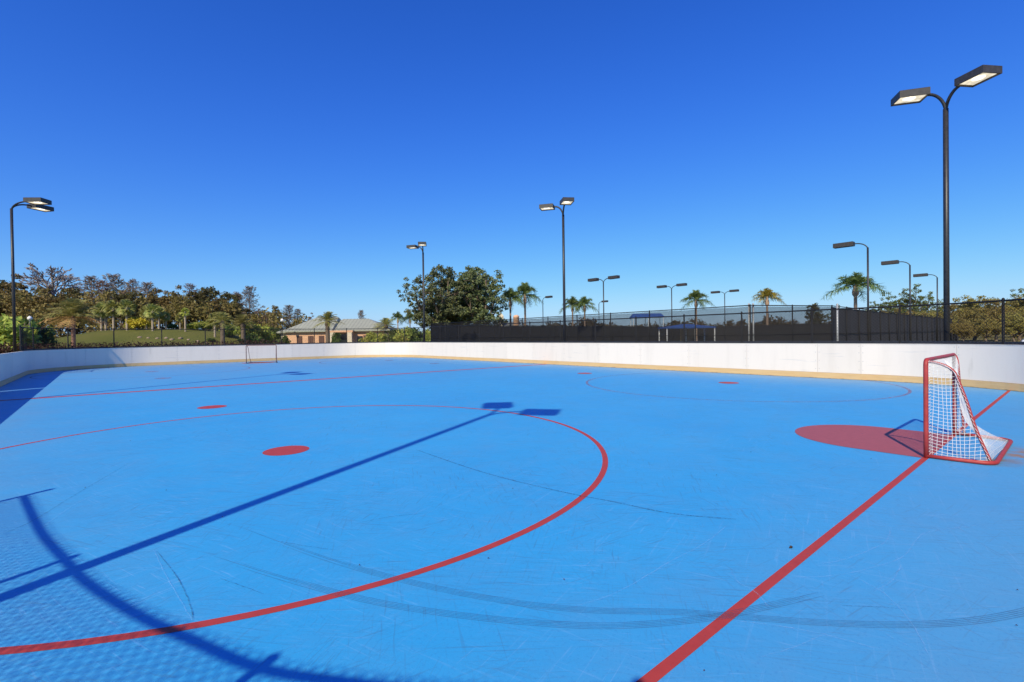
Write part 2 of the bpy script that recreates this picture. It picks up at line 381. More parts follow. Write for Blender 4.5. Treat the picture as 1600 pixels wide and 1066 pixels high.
for i in range(len(OUT)):
    ARC.append(ARC[-1]+(OUT[(i+1)%len(OUT)][0]-OUT[i][0]).length)
PER=ARC[-1]
import bisect
def on_path(s):
    s=s%PER; i=min(bisect.bisect_right(ARC,s)-1,len(OUT)-1); t=(s-ARC[i])/max(1e-9,ARC[i+1]-ARC[i])
    a,na=OUT[i]; b_,nb=OUT[(i+1)%len(OUT)]
    n=na.lerp(nb,t).normalized(); return a.lerp(b_,t),n
def near_s(p):
    best=min(range(len(OUT)),key=lambda i:(OUT[i][0]-Vector(p)).length); return ARC[best]
def strip(mb,s0,s1,oi,oo,z0,z1,step=.35,m=0):
    """closed wall box following the outline from s0 to s1 between offsets oi and oo"""
    n=max(1,int(math.ceil((s1-s0)/step))); base=len(mb.v)
    for i in range(n+1):
        p,nn=on_path(s0+(s1-s0)*i/n)
        for o,z in ((oi,z0),(oi,z1),(oo,z1),(oo,z0)):
            q=p+nn*o; mb.v.append((q.x,q.y,z))
    for i in range(n):
        a=base+4*i; b2=a+4
        for k in range(4):
            mb.f.append((a+k,a+(k+1)%4,b2+(k+1)%4,b2+k)); mb.m.append(m)
    mb.f.append((base+3,base+2,base+1,base)); mb.m.append(m)
    e=base+4*n; mb.f.append((e,e+1,e+2,e+3)); mb.m.append(m)

apron=MB(); ap=[p for p,_ in rounded(1.6,.6)]
apron.quad([(p.x,p.y,-.03) for p in ap])
tag(apron.build('concrete_apron',M['concrete']),'grey concrete apron around the outside of the rink boards',None,None,'structure')
fl=MB(); fp=[p for p,_ in rounded(.06,.4)]
fl.quad([(p.x,p.y,0) for p in fp])
floor=fl.build('rink_floor',M['floor'])
tag(floor,'bright blue painted rink floor with red lines and tyre marks',None,None,'structure')

zc=[.0015]
def nz_():
    zc[0]+=.00012; return zc[0]
def ring(name,c,R,w,n=140,mat='red_paint'):
    mb=MB(); z=nz_()
    for i in range(n):
        a,b_=2*PI*i/n,2*PI*(i+1)/n
        mb.quad([(c[0]+(R-w/2)*math.cos(a),c[1]+(R-w/2)*math.sin(a),z),(c[0]+(R+w/2)*math.cos(a),c[1]+(R+w/2)*math.sin(a),z),
                 (c[0]+(R+w/2)*math.cos(b_),c[1]+(R+w/2)*math.sin(b_),z),(c[0]+(R-w/2)*math.cos(b_),c[1]+(R-w/2)*math.sin(b_),z)])
    return mb.build(name,M[mat],floor)
def disc(name,c,R,mat='red_paint'):
    mb=MB(); z=nz_(); mb.quad([(c[0]+R*math.cos(2*PI*i/48),c[1]+R*math.sin(2*PI*i/48),z) for i in range(48)])
    return mb.build(name,M[mat],floor)
def crspl(pts,n=8):
    P=[Vector(p) for p in pts]; out=[]
    for i in range(len(P)-1):
        p0,p1,p2,p3=P[max(i-1,0)],P[i],P[i+1],P[min(i+2,len(P)-1)]
        for k in range(n):
            t=k/n
            out.append(.5*((2*p1)+(p2-p0)*t+(2*p0-5*p1+4*p2-p3)*t*t+(3*p1-p0-3*p2+p3)*t**3))
    out.append(P[-1]); return out
def ribbon(mb,pts,w,z,off=0.0,jit=0.0):
    L=[]
    for i,p in enumerate(pts):
        t=(pts[min(i+1,len(pts)-1)]-pts[max(i-1,0)]); t=Vector((t.x,t.y,0)).normalized(); nrm=Vector((-t.y,t.x,0))
        ww=w*min(1,.3+min(i,len(pts)-1-i)/4.0)
        c=p+nrm*(off+rnd.uniform(-jit,jit))
        L.append(((c.x+nrm.x*ww/2,c.y+nrm.y*ww/2,z),(c.x-nrm.x*ww/2,c.y-nrm.y*ww/2,z)))
    for a,b_ in zip(L[:-1],L[1:]): mb.quad([a[1],a[0],b_[0],b_[1]])

DU1,DU2,DVA,DVB,VC,VG=2.03,15.53,7.51,13.66,19.69,1.325
VGF=2*VC-VG
def rect(name,x0,x1,y0,y1):
    mb=MB(); z=nz_(); n=12
    for i in range(n):
        a,b_=x0+(x1-x0)*i/n,x0+(x1-x0)*(i+1)/n
        mb.quad([(a,y0,z),(b_,y0,z),(b_,y1,z),(a,y1,z)])
    return mb.build(name,M['red_paint'],floor)
def half_w(v):       # inner half span of the outline at v (for the goal lines)
    e=max(0,(V0+RC)-v, v-(V1-RC)); k=RC-math.sqrt(max(0,RC*RC-e*e)); return U0+k,U1-k
a,b_=half_w(VG); rect('goal_line',a+.03,b_-.03,VG-.0325,VG+.0325)
a,b_=half_w(VGF); rect('goal_line',a+.03,b_-.03,VGF-.0325,VGF+.0325)
rect('centre_line',U0+.03,U1-.03,VC-.15,VC+.15)
for cx in (DU1,DU2):
    ring('faceoff_circle',(cx,DVA),4.55,.07,140,'red_paint' if cx==DU1 else 'red_faded'); ring('faceoff_circle',(cx,2*VC-DVA),4.55,.07,140,'red_faded')
    for cy in (DVA,DVB,2*VC-DVB,2*VC-DVA): disc('faceoff_dot',(cx,cy),.31,'red_faded' if cy>VC else 'red_paint')
def crease(sgn,vg,uc):
    mb=MB(); z=nz_(); R=1.03; L=.78
    pts=[(uc+R,vg+sgn*.034)]+[(uc+R*math.cos(PI*i/36),vg+sgn*(L+R*math.sin(PI*i/36)),) for i in range(37)]+[(uc-R,vg+sgn*.034)]
    if sgn<0: pts=pts[::-1]
    mb.quad([(x,y,z) for x,y in pts]); return mb.build('goal_crease',M['crease_paint'],floor)
crease(1,VG,8.95); crease(-1,VGF,8.4)
def gpts(l): return crspl([ground(*p) for p in l],8)
def tyre(l,w=.055):
    mb=MB(); P=gpts(l); z=nz_(); nP=len(P)
    for j,o in enumerate((-1.,-.5,0.,.5,1.)):
        k0=0 if j==2 else int(nP*(.06+.05*((j*7)%3)))
        ribbon(mb,P[k0:nP-((j*5)%3)*2],.0065,z,o*w/2)
    return mb.build('tyre_mark',M['skid'],floor)
tyre([(372,823),(500,870),(620,905),(760,935),(900,953),(1050,957),(1119,961),(1200,968),(1310,975),(1425,977),(1520,971),(1600,957),(1680,935)])
tyre([(335,870),(470,912),(600,944),(750,966),(900,978),(1000,977),(1110,966),(1200,948),(1282,928)])
def line_mark(l,w,mat,name,jit=0.0):
    mb=MB(); ribbon(mb,gpts(l),w,nz_(),0,jit); return mb.build(name,mat,floor)
line_mark([(650,703),(750,737),(860,765),(960,785),(1050,803),(1150,812)],.016,M['crack'],'dark_scrape')
def c7(*l): return [(900+x/2.2857,740+y/2.2857) for x,y in l]
for l in (c7((770,372),(900,368),(1010,350),(1140,312),(1190,275),(1230,222),(1290,205),(1440,185)),
          c7((870,325),(960,308),(1060,270),(1110,240),(1125,195)), c7((570,528),(720,545),(900,580),(1080,630)),
          c7((0,475),(150,425),(330,320),(460,250),(540,185)), c7((960,355),(1100,430),(1200,540),(1260,650)),
          c7((555,350),(580,390),(640,425),(690,480)), c7((1160,330),(1130,385),(1060,425)), c7((1200,160),(1300,150),(1380,152)),
          [(160,750),(190,735),(225,715)], [(240,860),(262,905),(300,970)], [(60,830),(100,800),(140,778),(230,742)]):
    line_mark(l,.007,M['scratch'],'pale_scratch',.003)
line_mark([(245,862),(275,900),(295,940),(302,970)],.006,M['crack'],'dark_scrape',.002)
line_mark([(0,836),(50,815),(120,772),(200,725)],.006,M['crack'],'dark_scrape',.002)
for k in range(14):
    x=rnd.uniform(300,1590); y=rnd.uniform(690,1060); L=rnd.uniform(20,120); an=rnd.uniform(-.7,.5)
    line_mark([(x,y),(x+L*.5*math.cos(an),y+L*.5*math.sin(an)+rnd.uniform(-4,4)),(x+L*math.cos(an),y+L*math.sin(an))],.005,M[rnd.choice(['scratch','crack'])],'pale_scratch' if k<0 else 'scuff',.002)
deb=MB()
for k in range(18):
    p=ground(rnd.uniform(20,1590),rnd.uniform(640,1060)) if k else ground(1236,857); r=rnd.uniform(.003,.008) if k else .018
    a=rnd.uniform(0,PI); n=6
    deb.tube([p+Vector((-r*math.cos(a),-r*math.sin(a),.008)),p+Vector((0,0,.012)),p+Vector((r*math.cos(a),r*math.sin(a),.008))],[.002,r*.6,.002],5)
tag(deb.build('leaf_litter',M['leaf_hedge']),'tiny dark bits of leaf litter scattered on the blue floor',None,None,'stuff')

# ------------------------------------------------------------------ boards
BH=1.19
boards=thing('rink_boards','white hockey rink boards with yellow kick plate around the blue floor','rink boards')
seams=[k*2.44 for k in range(int(PER/2.44)+1)]
GAP=near_s((U0,23.3))
cuts=sorted(seams+[GAP]); cuts=[c for c in cuts if c==GAP or abs(c-GAP)>.5]; cuts.append(PER)
for s0,s1 in zip(cuts[:-1],cuts[1:]):
    a=s0+(.16 if s0==GAP else .0035); b_=s1-(.16 if s1==GAP else .0035)
    if b_-a<.05: continue
    mb=MB(); strip(mb,a,b_,0,.012,.205,BH,.12)
    for s in (a+.05,b_-.05):                                   # screw heads
        for z in (.33,.62,.9,1.12):
            p,n=on_path(s); t=Vector((-n.y,n.x))
            q=[p-n*.0025+t*(.011*math.cos(k*PI/3)) for k in range(6)]
            mb.quad([(q[k].x,q[k].y,z+.011*math.sin(k*PI/3)) for k in range(6)],1)
    mb.build('board_panel',[M['board'],M['galv']],boards)
kp=MB(); bk=MB(); cp=MB()
for s0,s1 in ((.0,GAP-.16),(GAP+.16,PER)):
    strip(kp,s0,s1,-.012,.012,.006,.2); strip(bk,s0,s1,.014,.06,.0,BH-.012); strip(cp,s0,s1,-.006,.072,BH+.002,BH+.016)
kp.build('kick_plate',M['kick'],boards); bk.build('sun_block_backing',M['galv'],boards); cp.build('cap_strip',M['board'],boards)  # continuous backing is added to keep sun from leaking through panel seams

# ------------------------------------------------------------------ chain-link fences
def strands(mb,A,B,z0,z1,r=.0024,pitch=.0718,sides=3):
    """two crossing families of straight wires filling the rectangle A-B x z0-z1"""
    A=Vector((A[0],A[1],0)); B=Vector((B[0],B[1],0)); L=(B-A).length; t=(B-A)/L; H=z1-z0
    nrm=Vector((-t.y,t.x,0))
    k=-int(H/pitch)-1
    while k*pitch<L:
        x=k*pitch
        xa,xb=max(0,x),min(L,x+H)
        if xb-xa>.01:
            for fl,o in ((0,r),(1,-r)):
                za,zb=(z0+xa-x,z0+xb-x) if not fl else (z1-(xa-x),z1-(xb-x))
                mb.tube([A+t*xa+nrm*o+Vector((0,0,za)),A+t*xb+nrm*o+Vector((0,0,zb))],r,sides,0,False)
        k+=1
def rink_fence(root,s0,s1,top,spacing=2.44):
    n=max(1,round((s1-s0)/spacing)); S=[s0+(s1-s0)*i/n for i in range(n+1)]
    off=.11
    pts=[]
    for i,s in enumerate(S):
        p,nn=on_path(s); q=p+nn*off; pts.append(q)
        mb=MB(); mb.tube([(q.x,q.y,.0),(q.x,q.y,top+.03)],.03,8); mb.lathe([(.034,0),(.034,.03),(.012,.055),(0,.06)],(q.x,q.y,top+.02),8)
        mb.build('post',M['dark_vinyl'],root,True)
    rail=MB(); fine=[]; k=int((s1-s0)/.35)
    for i in range(k+1):
        p,nn=on_path(s0+(s1-s0)*i/k); q=p+nn*off; fine.append((q.x,q.y,top))
    rail.tube(fine,.024,8); rail.build('top_rail',M['dark_vinyl'],root,True)
    br=MB(); strip(br,s0,s1,off-.012,off+.012,BH+.0,BH+.10); br.build('base_rail',M['navy_rail'],root)
    me=MB(); w=[]; kk=n*3
    for i in range(kk+1):
        p,nn=on_path(s0+(s1-s0)*i/kk); q=p+nn*(off-.035); w.append(q)
    for a,b2 in zip(w[:-1],w[1:]): strands(me,a,b2,BH+.03,top-.01,.0034,.098)
    me.build('chain_link_mesh',M['dark_vinyl'],root)
FT=2.38
fence=thing('chain_link_fence','black chain link fence standing on the far rink boards','fence')
sA=near_s((9.0,V0)) - PER; sB=near_s((U0,33.3))
sA=-round(-sA/2.44)*2.44
rink_fence(fence,sA,sB,FT)
fence2=thing('chain_link_fence','short black chain link fence at the near corner whose rail throws the curved shadow','fence')
NF=crspl([Vector((x,y,0)) for x,y in ((-3.2,5.9),(-2.97,4.44),(-2.78,3.56),(-2.65,3.0),(-2.42,2.3),(-2.2,1.77),(-1.98,1.28),(-1.68,.88),(-1.2,.33),(-.75,-.05))],6)
for q,up in ((NF[0],.17),(NF[12],.03),(NF[36],.05),(NF[-1],.05)):
    mb=MB(); mb.tube([(q.x,q.y,0),(q.x,q.y,FT+up)],.03,8); mb.lathe([(.034,0),(.034,.03),(.012,.055),(0,.06)],(q.x,q.y,FT+up-.01),8); mb.build('post',M['dark_vinyl'],fence2,True)
mb=MB(); mb.tube([(q.x,q.y,FT) for q in NF],.025,8); mb.build('top_rail',M['dark_vinyl'],fence2,True)
mb=MB()
for a,b2 in zip(NF[:-1],NF[1:]):
    t=(b2-a).normalized(); o=Vector((-t.y,t.x,0))*.035; strands(mb,a+o,b2+o,BH+.03,FT+.05,.0033)
mb.build('chain_link_mesh',M['dark_vinyl'],fence2)

# tennis court fences
def court_fence(root,pts,top,opaque,spacing=3.05,post='dark_vinyl',mesh=True):
    for A,B in zip(pts[:-1],pts[1:]):
        A=Vector(A); B=Vector(B); L=(B-A).length; n=max(1,round(L/spacing)); t=(B-A)/L; nr=Vector((-t.y,t.x))
        for i in range(n):
            q=A+(B-A)*(i/n); mb=MB(); mb.tube([(q.x,q.y,-.05),(q.x,q.y,top+.05)],.035,8); mb.build('post',M[post],root,True)
        rl=MB(); rl.tube([(A.x,A.y,top),(B.x,B.y,top)],.025,8); rl.build('top_rail',M[post],root,True)
        rl=MB(); rl.tube([(A.x,A.y,1.5),(B.x,B.y,1.5)],.02,6); rl.build('middle_rail',M[post],root,True)
        sc=MB(); q0=A+nr*.05; q1=B+nr*.05; k=max(2,int(L/.8)); prev=None
        for i in range(k+1):
            q=q0.lerp(q1,i/k)+nr*(.02*math.sin(i*2.1)+rnd.uniform(-.01,.01)); sag=rnd.uniform(-.03,.0)-(.03 if i%4==2 else 0)
            cur=((q.x,q.y,.05),(q.x,q.y,top-.04+sag))
            if prev: sc.quad([prev[0],cur[0],cur[1],prev[1]])
            prev=cur
        sc.build('windscreen',M['windscreen' if opaque else 'screen'],root,True)
        if mesh:
            me=MB(); strands(me,A-nr*.04,B-nr*.04,.05,top,.0028); me.build('chain_link_mesh',M['dark_vinyl'],root)
TT=3.05
tf=thing('tennis_fence','tall see-through dark net fence along the front of the tennis courts','fence',group='tennis court fences')
court_fence(tf,[(27.4,46.0),(26.0,11.4),(31.2,9.2)],TT,False)
tf=thing('tennis_fence','tall fence with black windscreen running away from the front corner of the tennis courts','fence',group='tennis court fences')
court_fence(tf,[(31.2,9.2),(91,11.5)],TT,True,mesh=False)
tf=thing('tennis_fence','tall fence with black windscreen at the end of the tennis courts beside the big oaks','fence',group='tennis court fences')
court_fence(tf,[(27.4,46.0),(34,50.5),(91,54)],TT,True,mesh=False)
tf=thing('tennis_fence','tall fence with black windscreen across the far back of the tennis courts','fence',group='tennis court fences')
court_fence(tf,[(91.2,11.6),(91.2,53.9)],TT-.1,True,mesh=False)
ct=MB(); ct.quad([(27.8,11.6,-.02),(91,11.6,-.02),(91,53,-.02),(27.8,46,-.02)])
tag(ct.build('tennis_court',M['court']),'dark green hard tennis court surface behind the tall fence',None,None,'structure')
for i,px in enumerate((1170.5,1177)):
    d=25.6+i*.05; c=at(px,d); mb=MB(); mb.tube([(c.x,c.y,-.05),(c.x,c.y,3.12)],.045,10); mb.lathe([(.05,0),(.05,.04),(0,.09)],(c.x,c.y,3.1),10)
    o=mb.build('gate_post',M['galv'],None,True); tag(o,['pale steel gate post in the tennis front fence, nearer the canopy','pale steel gate post in the tennis front fence, nearer the yellow palm'][i],'post','gate posts of the tennis courts')
c=at(1308.5,26.8); mb=MB(); mb.tube([(c.x,c.y,-.05),(c.x,c.y,3.1)],.05,10); mb.lathe([(.055,0),(.055,.04),(0,.09)],(c.x,c.y,3.08),10)
tag(mb.build('corner_post',M['galv'],None,True),'pale steel corner post where the tennis fence turns away','post')

# ------------------------------------------------------------------ light poles
def lamp_head(root,x,y,z,ang,size,lit):
    """rectangular shoebox luminaire; ang = direction the arm points"""
    L,W,H=size
    hd=MB(); Mx=Matrix.Translation((x,y,z+H/2))@Matrix.Rotation(ang,4,'Z')
    a,b_,h=L/2,W/2,H/2; t=.03
    top=[(-a+.02,-b_+.02,h),(a-.02,-b_+.02,h),(a-.02,b_-.02,h),(-a+.02,b_-.02,h)]
    def q(pts): hd.quad([Mx@Vector(p) for p in pts])
    B=[(-a,-b_,-h),(a,-b_,-h),(a,b_,-h),(-a,b_,-h)]; T=[(-a,-b_,h-.015),(a,-b_,h-.015),(a,b_,h-.015),(-a,b_,h-.015)]
    I=[(-a+t,-b_+t,-h),(a-t,-b_+t,-h),(a-t,b_-t,-h),(-a+t,b_-t,-h)]; J=[(x_,y_,-h+.05) for x_,y_,_ in I]
    q(top)
    for i in range(4):
        j=(i+1)%4; q([B[i],B[j],T[j],T[i]]); q([T[i],T[j],top[j],top[i]]); q([B[j],B[i],I[i],I[j]]); q([I[j],I[i],J[i],J[j]])
    o=hd.build('lamp_head',M['bronze_metal'],root)
    ln=MB(); ln.quad([Mx@Vector(p) for p in J[::-1]])
    if lit:
        K=18; ln.quad([Mx@Vector((.02+a*.42*math.cos(2*PI*k/K),b_*.45*math.sin(2*PI*k/K),-h+.044)) for k in range(K)][::-1],1)
    ln.build('lens',[M['lens' if lit else 'dark_glass'],M['bulb']],o)
def light_pole(name,label,loc,arms,h,r,reach,rise,size,lit,group,tilt=0):
    t=thing(name,label,'light pole',loc,0,group)
    p=MB(); p.tube([(0,0,.02),(0,0,h*.5),(0,0,h)],[r*1.08,r,r*.95],14); p.build('pole',M['black_metal'],t,True)
    bp_=MB(); bp_.lathe([(0,.06),(r*1.6,.06),(r*2.2,.03),(r*2.2,-.08)],(0,0,0),14); bp_.build('base_plate',M['black_metal'],t)
    for a in arms:
        ca,sa=math.cos(a),math.sin(a); ar=MB(); path=[]
        for k in range(13):
            th=PI/2*k/12; path.append((ca*(reach*(1-math.cos(th))),sa*(reach*(1-math.cos(th))),h-.12+(rise+.12)*math.sin(th)))
        e=path[-1]; path.append((e[0]+ca*.12,e[1]+sa*.12,e[2]+.01))
        ar.tube(path,[r*.62]*len(path),10); ar.build('arm',M['black_metal'],t,True)
        dd=reach+.06+size[0]/2
        lamp_head(t,ca*dd,sa*dd,h+rise-size[2]*.45,a,size,lit)
    return t
RINKHEAD=(.78,.62,.22)
RG='tall twin light poles around the rink'
R_=math.radians
inw=[R_(180-57),R_(180+57)]; inl=[R_(52),R_(-52)]
rp=[((19.8,2.78,0),inw,'tall black twin light pole rising behind the boards beyond the red goal'),
    ((19.9,18.95,0),inw,'black twin light pole behind the boards between the oaks and the tennis courts'),
    ((19.75,34.2,0),inw,'black twin light pole standing in front of the big oak crowns'),
    ((*at(23,29.0)[:2],0),inl,'black twin light pole at the far left corner beside the woods'),
    ((-3.3,18.9,0),inl,'black twin light pole beyond the left edge whose faint shadow crosses the far floor'),
    ((-3.25,3.0,0),inl,'black twin light pole near the camera whose long shadow crosses the floor')]
for loc,arms,lb in rp:
    far=loc[0]<0 and loc[1]>30
    light_pole('court_light_pole',lb,loc,[R_(38),R_(-38)] if far else arms,8.36 if loc[0]>0 else (9.6 if far else 8.6),.072,.95 if far else .46,.42 if far else .5,(1.0,.72,.26) if far else RINKHEAD,True,RG)
TH=(1.2,.46,.30); TG='dark light poles over the tennis courts'
for (u,v),arms,lb in (((40.9,33.2),[R_(90),R_(-90)],'nearest twin-headed tennis light pole, beside the second palm pair'),
                 ((54.2,33.3),[R_(90),R_(-90)],'middle twin-headed tennis light pole, just left of the drooping palm'),
                 ((68.5,33.6),[R_(90),R_(-90)],'farthest twin-headed tennis light pole, between two palms'),
                 ((39.6,9.55),[R_(90)],'tallest looking single-headed tennis light pole, in front of the spreading palm'),
                 ((53.3,9.85),[R_(90)],'middle single-headed tennis light pole by the black windscreen, in front of the pines'),
                 ((68.4,10.35),[R_(90)],'farthest single-headed tennis light pole, beside the tall rink light pole'),
                 ((53.5,55.6),[R_(-90)],'single-headed tennis light pole right of the tall palm pair'),
                 ((69.6,57.6),[R_(-90)],'small single-headed tennis light pole partly behind a twin-headed one')):
    light_pole('tennis_light_pole',lb,(u,v,0),arms,7.2 if len(arms)==2 else 7.25,.06,.72,.36,TH,False,TG)
# globe lanterns
for px,d,top,lb in ((47.5,62,498,'pale globe lantern on a grey post by the far left fence'),(441.5,80,501,'white globe lantern on a dark post left of the peach building')):
    z=z_at(px,top,d); t=thing('globe_lamp',lb,'lantern',at(px,d),0,'globe lanterns on posts')
    p=MB(); p.lathe([(.16,-.08),(.16,.1),(.1,.35),(.055,.5),(.05,z-.35),(.09,z-.3),(.09,z-.24),(.05,z-.22)],(0,0,0),12); p.build('post',M['galv' if px<100 else 'black_metal'],t,True)
    g=MB(); g.lathe([(.05,-.24),(.2,-.16),(.27,.0),(.26,.1),(.15,.25),(.04,.31),(.02,.36),(0,.38)],(0,0,z),14); g.build('globe',M['globe'],t,True)

# ------------------------------------------------------------------ hockey goals
def goal(name,label,loc,rz,net,mat,W=2.05,H=1.24,D=.62,bent=False):
    """front plane at y=0 (opening towards +y), back at y=-D"""
    t=thing(name,label,'hockey goal',loc,rz)
    hw=W/2; r=.026
    mb=MB()                                                            # front hoop: posts + crossbar
    rc=.07; path=[(-hw,0,.0)]
    path+=[(-hw,0,H*.3),(-hw,0,H*.7)]
    for k in range(7): a=PI-PI/2*k/6; path.append((-hw+rc+rc*math.cos(a),0,H-rc+rc*math.sin(a)))
    for k in range(1,6): path.append((-hw+rc+(W-2*rc)*k/6,0,H))
    for k in range(7): a=PI/2-PI/2*k/6; path.append((hw-rc+rc*math.cos(a),0,H-rc+rc*math.sin(a)))
    path+=[(hw,0,H*.7),(hw,0,H*.3),(hw,0,0)]
    mb.tube(path,r,12); mb.build('front_frame',mat,t,True)
    mb=MB(); rb=.16; path=[(-hw,0,r)]                                   # base
    path+=[(-hw+.02,-D*.4,r)]
    for k in range(7): a=PI+PI/2*k/6; path.append((-hw+.05+rb+rb*math.cos(a),-D+rb+rb*math.sin(a),r))
    for k in range(1,8): path.append((-hw+.05+rb+(W-.1-2*rb)*k/8,-D,r))
    for k in range(7): a=-PI/2+PI/2*k/6; path.append((hw-.05-rb+rb*math.cos(a),-D+rb+rb*math.sin(a),r))
    path+=[(hw-.02,-D*.4,r),(hw,0,r)]
    mb.tube(path,r*.93,12); mb.build('base_frame',mat,t,True)
    prof=[(0,H-.02),(-.09,H-.03),(-.19,H-.07),(-.255,H-.13),(-.29,H-.22),(-.37,H*.6),(-.455,H*.32),(-D+.05,.05)]
    pr=crspl([(0,y,z) for y,z in prof],6); n=len(pr)
    def side(s,k): # tube point
        p=pr[k]; f=k/(n-1)
        if s>0 and bent: return Vector((hw-.03-.12*math.sin(PI*f),-.02+(p.y+.02)*.17,p.z))
        return Vector((s*(hw-.03-.1*f*f),p.y,p.z))
    for s in (-1,1):
        mb=MB(); mb.tube([side(s,k) for k in range(n)],r*.62,8); mb.build('side_frame',mat,t,True)
    if net:
        cr=.0025; cell=.042
        nm=MB()
        # back and top: rows across, columns down
        lens=[0]
        for k in range(n-1): lens.append(lens[-1]+(pr[k+1]-pr[k]).length)
        T=lens[-1]; rows=int(T/.055)
        def pat(sv):
            i=min(bisect.bisect_right(lens,sv)-1,n-2); f=(sv-lens[i])/(lens[i+1]-lens[i]); return i+f
        def surf(x,sv):     # x in -1..1
            kf=pat(min(sv,T-1e-6)); i=int(kf); f=kf-i
            a=side(-1,i).lerp(side(-1,i+1),f); b2=side(1,i).lerp(side(1,i+1),f)
            g=max(0,min(1,(sv/T-.74)/.26)); g=g*g*(3-2*g); b2=b2.lerp(Vector((hw-.15,-D,.03)),g)
            p=a.lerp(b2,(x+1)/2); w=(1-x*x)
            sag=.05*w*math.sin(PI*sv/T)+.005*math.sin(5*x+7*sv)
            return p+Vector((0,sag*.8,-sag*.9*(1 if sv<.3 else .25)))
        cols=int(W/.055)
        for i in range(1,rows+1):
            nm.tube([surf(-1+2*k/40,T*i/rows) for k in range(41)],.0016,4,0,False)
        for j in range(1,cols):
            nm.tube([surf(-1+2*j/cols+.006*math.sin(k),T*k/34) for k in range(35)],.0016,4,0,False)
        nm.build('back_net',M['cord'],t)
        for s in (-1,1):
            sm=MB()
            # side: horizontal cords from post to tube at height z, vertical cords
            def tube_at(z):
                for k in range(n-1):
                    if pr[k].z>=z>=pr[k+1].z:
                        f=(pr[k].z-z)/max(1e-6,pr[k].z-pr[k+1].z); return side(s,k).lerp(side(s,k+1),f)
                return side(s,n-1)
            def ss(fx,z):
                e=tube_at(z); p=Vector((s*hw,-.02,z)).lerp(e,fx)
                w=math.sin(PI*fx)*math.sin(PI*min(1,z/H)); sg=.02*w+.006*math.sin(13*fx+7*z)
                dz=-.022*math.sin(PI*fx)*(1+1.2*(1-z/H)) ; return p+Vector((-s*sg,0,dz*(1 if z>.12 else z/.12)))
            zz=.04
            while zz<H-.05:
                sm.tube([ss(k/14,zz) for k in range(15)],cr,4,0,False); zz+=cell
            # vertical cords keep their distance from the post
            y=.045
            while y<D-.05:
                pts=[]
                for k in range(31):
                    z=.04+(H-.08)*k/30; e=tube_at(z); wd=abs(e.y+.02)
                    if y>wd: break
                    pts.append(ss(y/wd,z)+Vector((0,.01*math.sin(4*z+y*20),0)))
                if len(pts)>2: sm.tube(pts,cr,4,0,False)
                y+=cell
            # white lacing spiralled round post and tube
            lac=[]
            for k in range(60):
                z=.05+(H-.1)*k/59; lac.append((s*hw-s*(.012 if k%2 else -.012),-.032-(.012 if k%2 else 0),z))
            sm.tube(lac,.002,4,0,False)
            lac=[]
            for k in range(300):
                kf=(n-1.001)*k/299; i=int(kf); p=side(s,i).lerp(side(s,i+1),kf-i); a=k*.9; lac.append(p+Vector((.023*math.cos(a),.014*math.sin(a),.018*math.sin(a))))
            sm.tube(lac,.0022,4,0,False)
            sm.build('side_net',M['cord'],t)
    return t
goal('hockey_goal','red steel hockey goal with white net standing on the red crease',(8.99,1.32,0),0,True,M['red_tube'],bent=True)
goal('hockey_goal','bare rusty hockey goal frame without net by the far boards',(8.35,36.35,0),R_(180-24),False,M['rust_tube'],1.86,1.22,.75)

# ------------------------------------------------------------------ vegetation generators
def rvec(r):
    while True:
        v=Vector((rnd.uniform(-1,1),rnd.uniform(-1,1),rnd.uniform(-1,1)))
        if .05<v.length<1: return v.normalized()*r
def leafq(mb,p,s,asp=.55,m=0,up=None):
    d=rvec(1) if up is None else (up+rvec(.8)).normalized(); e=d.cross(rvec(1))
    if e.length<1e-3: e=d.orthogonal()
    e.normalize(); a=d*s; b_=e*s*asp
    mb.quad([p-a,p+b_,p+a,p-b_],m)
def clump(mb,c,r,n,s,flat=.75,m=0):
    for _ in range(n):
        v=rvec(1)*(rnd.random()**.45); leafq(mb,c+Vector((v.x*r,v.y*r,v.z*r*flat)),s*rnd.uniform(.6,1.35),.55,m)
def limb(mb,a,b_,r0,r1,n=5,bend=.1,k=6):
    a=Vector(a); b_=Vector(b_); L=(b_-a).length; pts=[]
    o1=rvec(L*bend)
    for i in range(n+1):
        t=i/n; pts.append(a.lerp(b_,t)+o1*math.sin(PI*t)*(1))
    mb.tube(pts,[r0+(r1-r0)*i/n for i in range(n+1)],k); return pts
def broad(H,W,leaf,nclump,nleaf,ls,trunk_h=.25,tr=.25,bark='bark',cr=None,lobes=5):
    """returns (trunk mesh object data, crown data) as objects under a fresh thing"""
    tk=MB(); cn=MB(); th=H*trunk_h
    limb(tk,(0,0,-.3),(rnd.uniform(-.3,.3),rnd.uniform(-.3,.3),th),tr*1.3,tr,4,.04,8)
    L=[]
    for i in range(lobes):
        a=2*PI*i/lobes+rnd.uniform(-.4,.4); rr=W*rnd.uniform(.16,.30); L.append((Vector((math.cos(a)*rr,math.sin(a)*rr,H*rnd.uniform(.45,.72))),W*rnd.uniform(.22,.30),H*rnd.uniform(.17,.26)))
    L.append((Vector((rnd.uniform(-.08,.08)*W,rnd.uniform(-.08,.08)*W,H*.78)),W*.24,H*.2))
    for c,rw,rh in L:
        p=limb(tk,(0,0,th*.9),c,tr*.6,tr*.12,5,.1,6)
        per=max(3,nclump//len(L))
        for k in range(per):
            v=rvec(1)*(rnd.random()**.35); q=c+Vector((v.x*rw,v.y*rw,v.z*rh))
            if k%2==0: limb(tk,p[3],q,tr*.15,tr*.04,3,.08,4)
            clump(cn,q,(cr or W*.085)*rnd.uniform(.7,1.3),nleaf,ls)
    return tk,cn
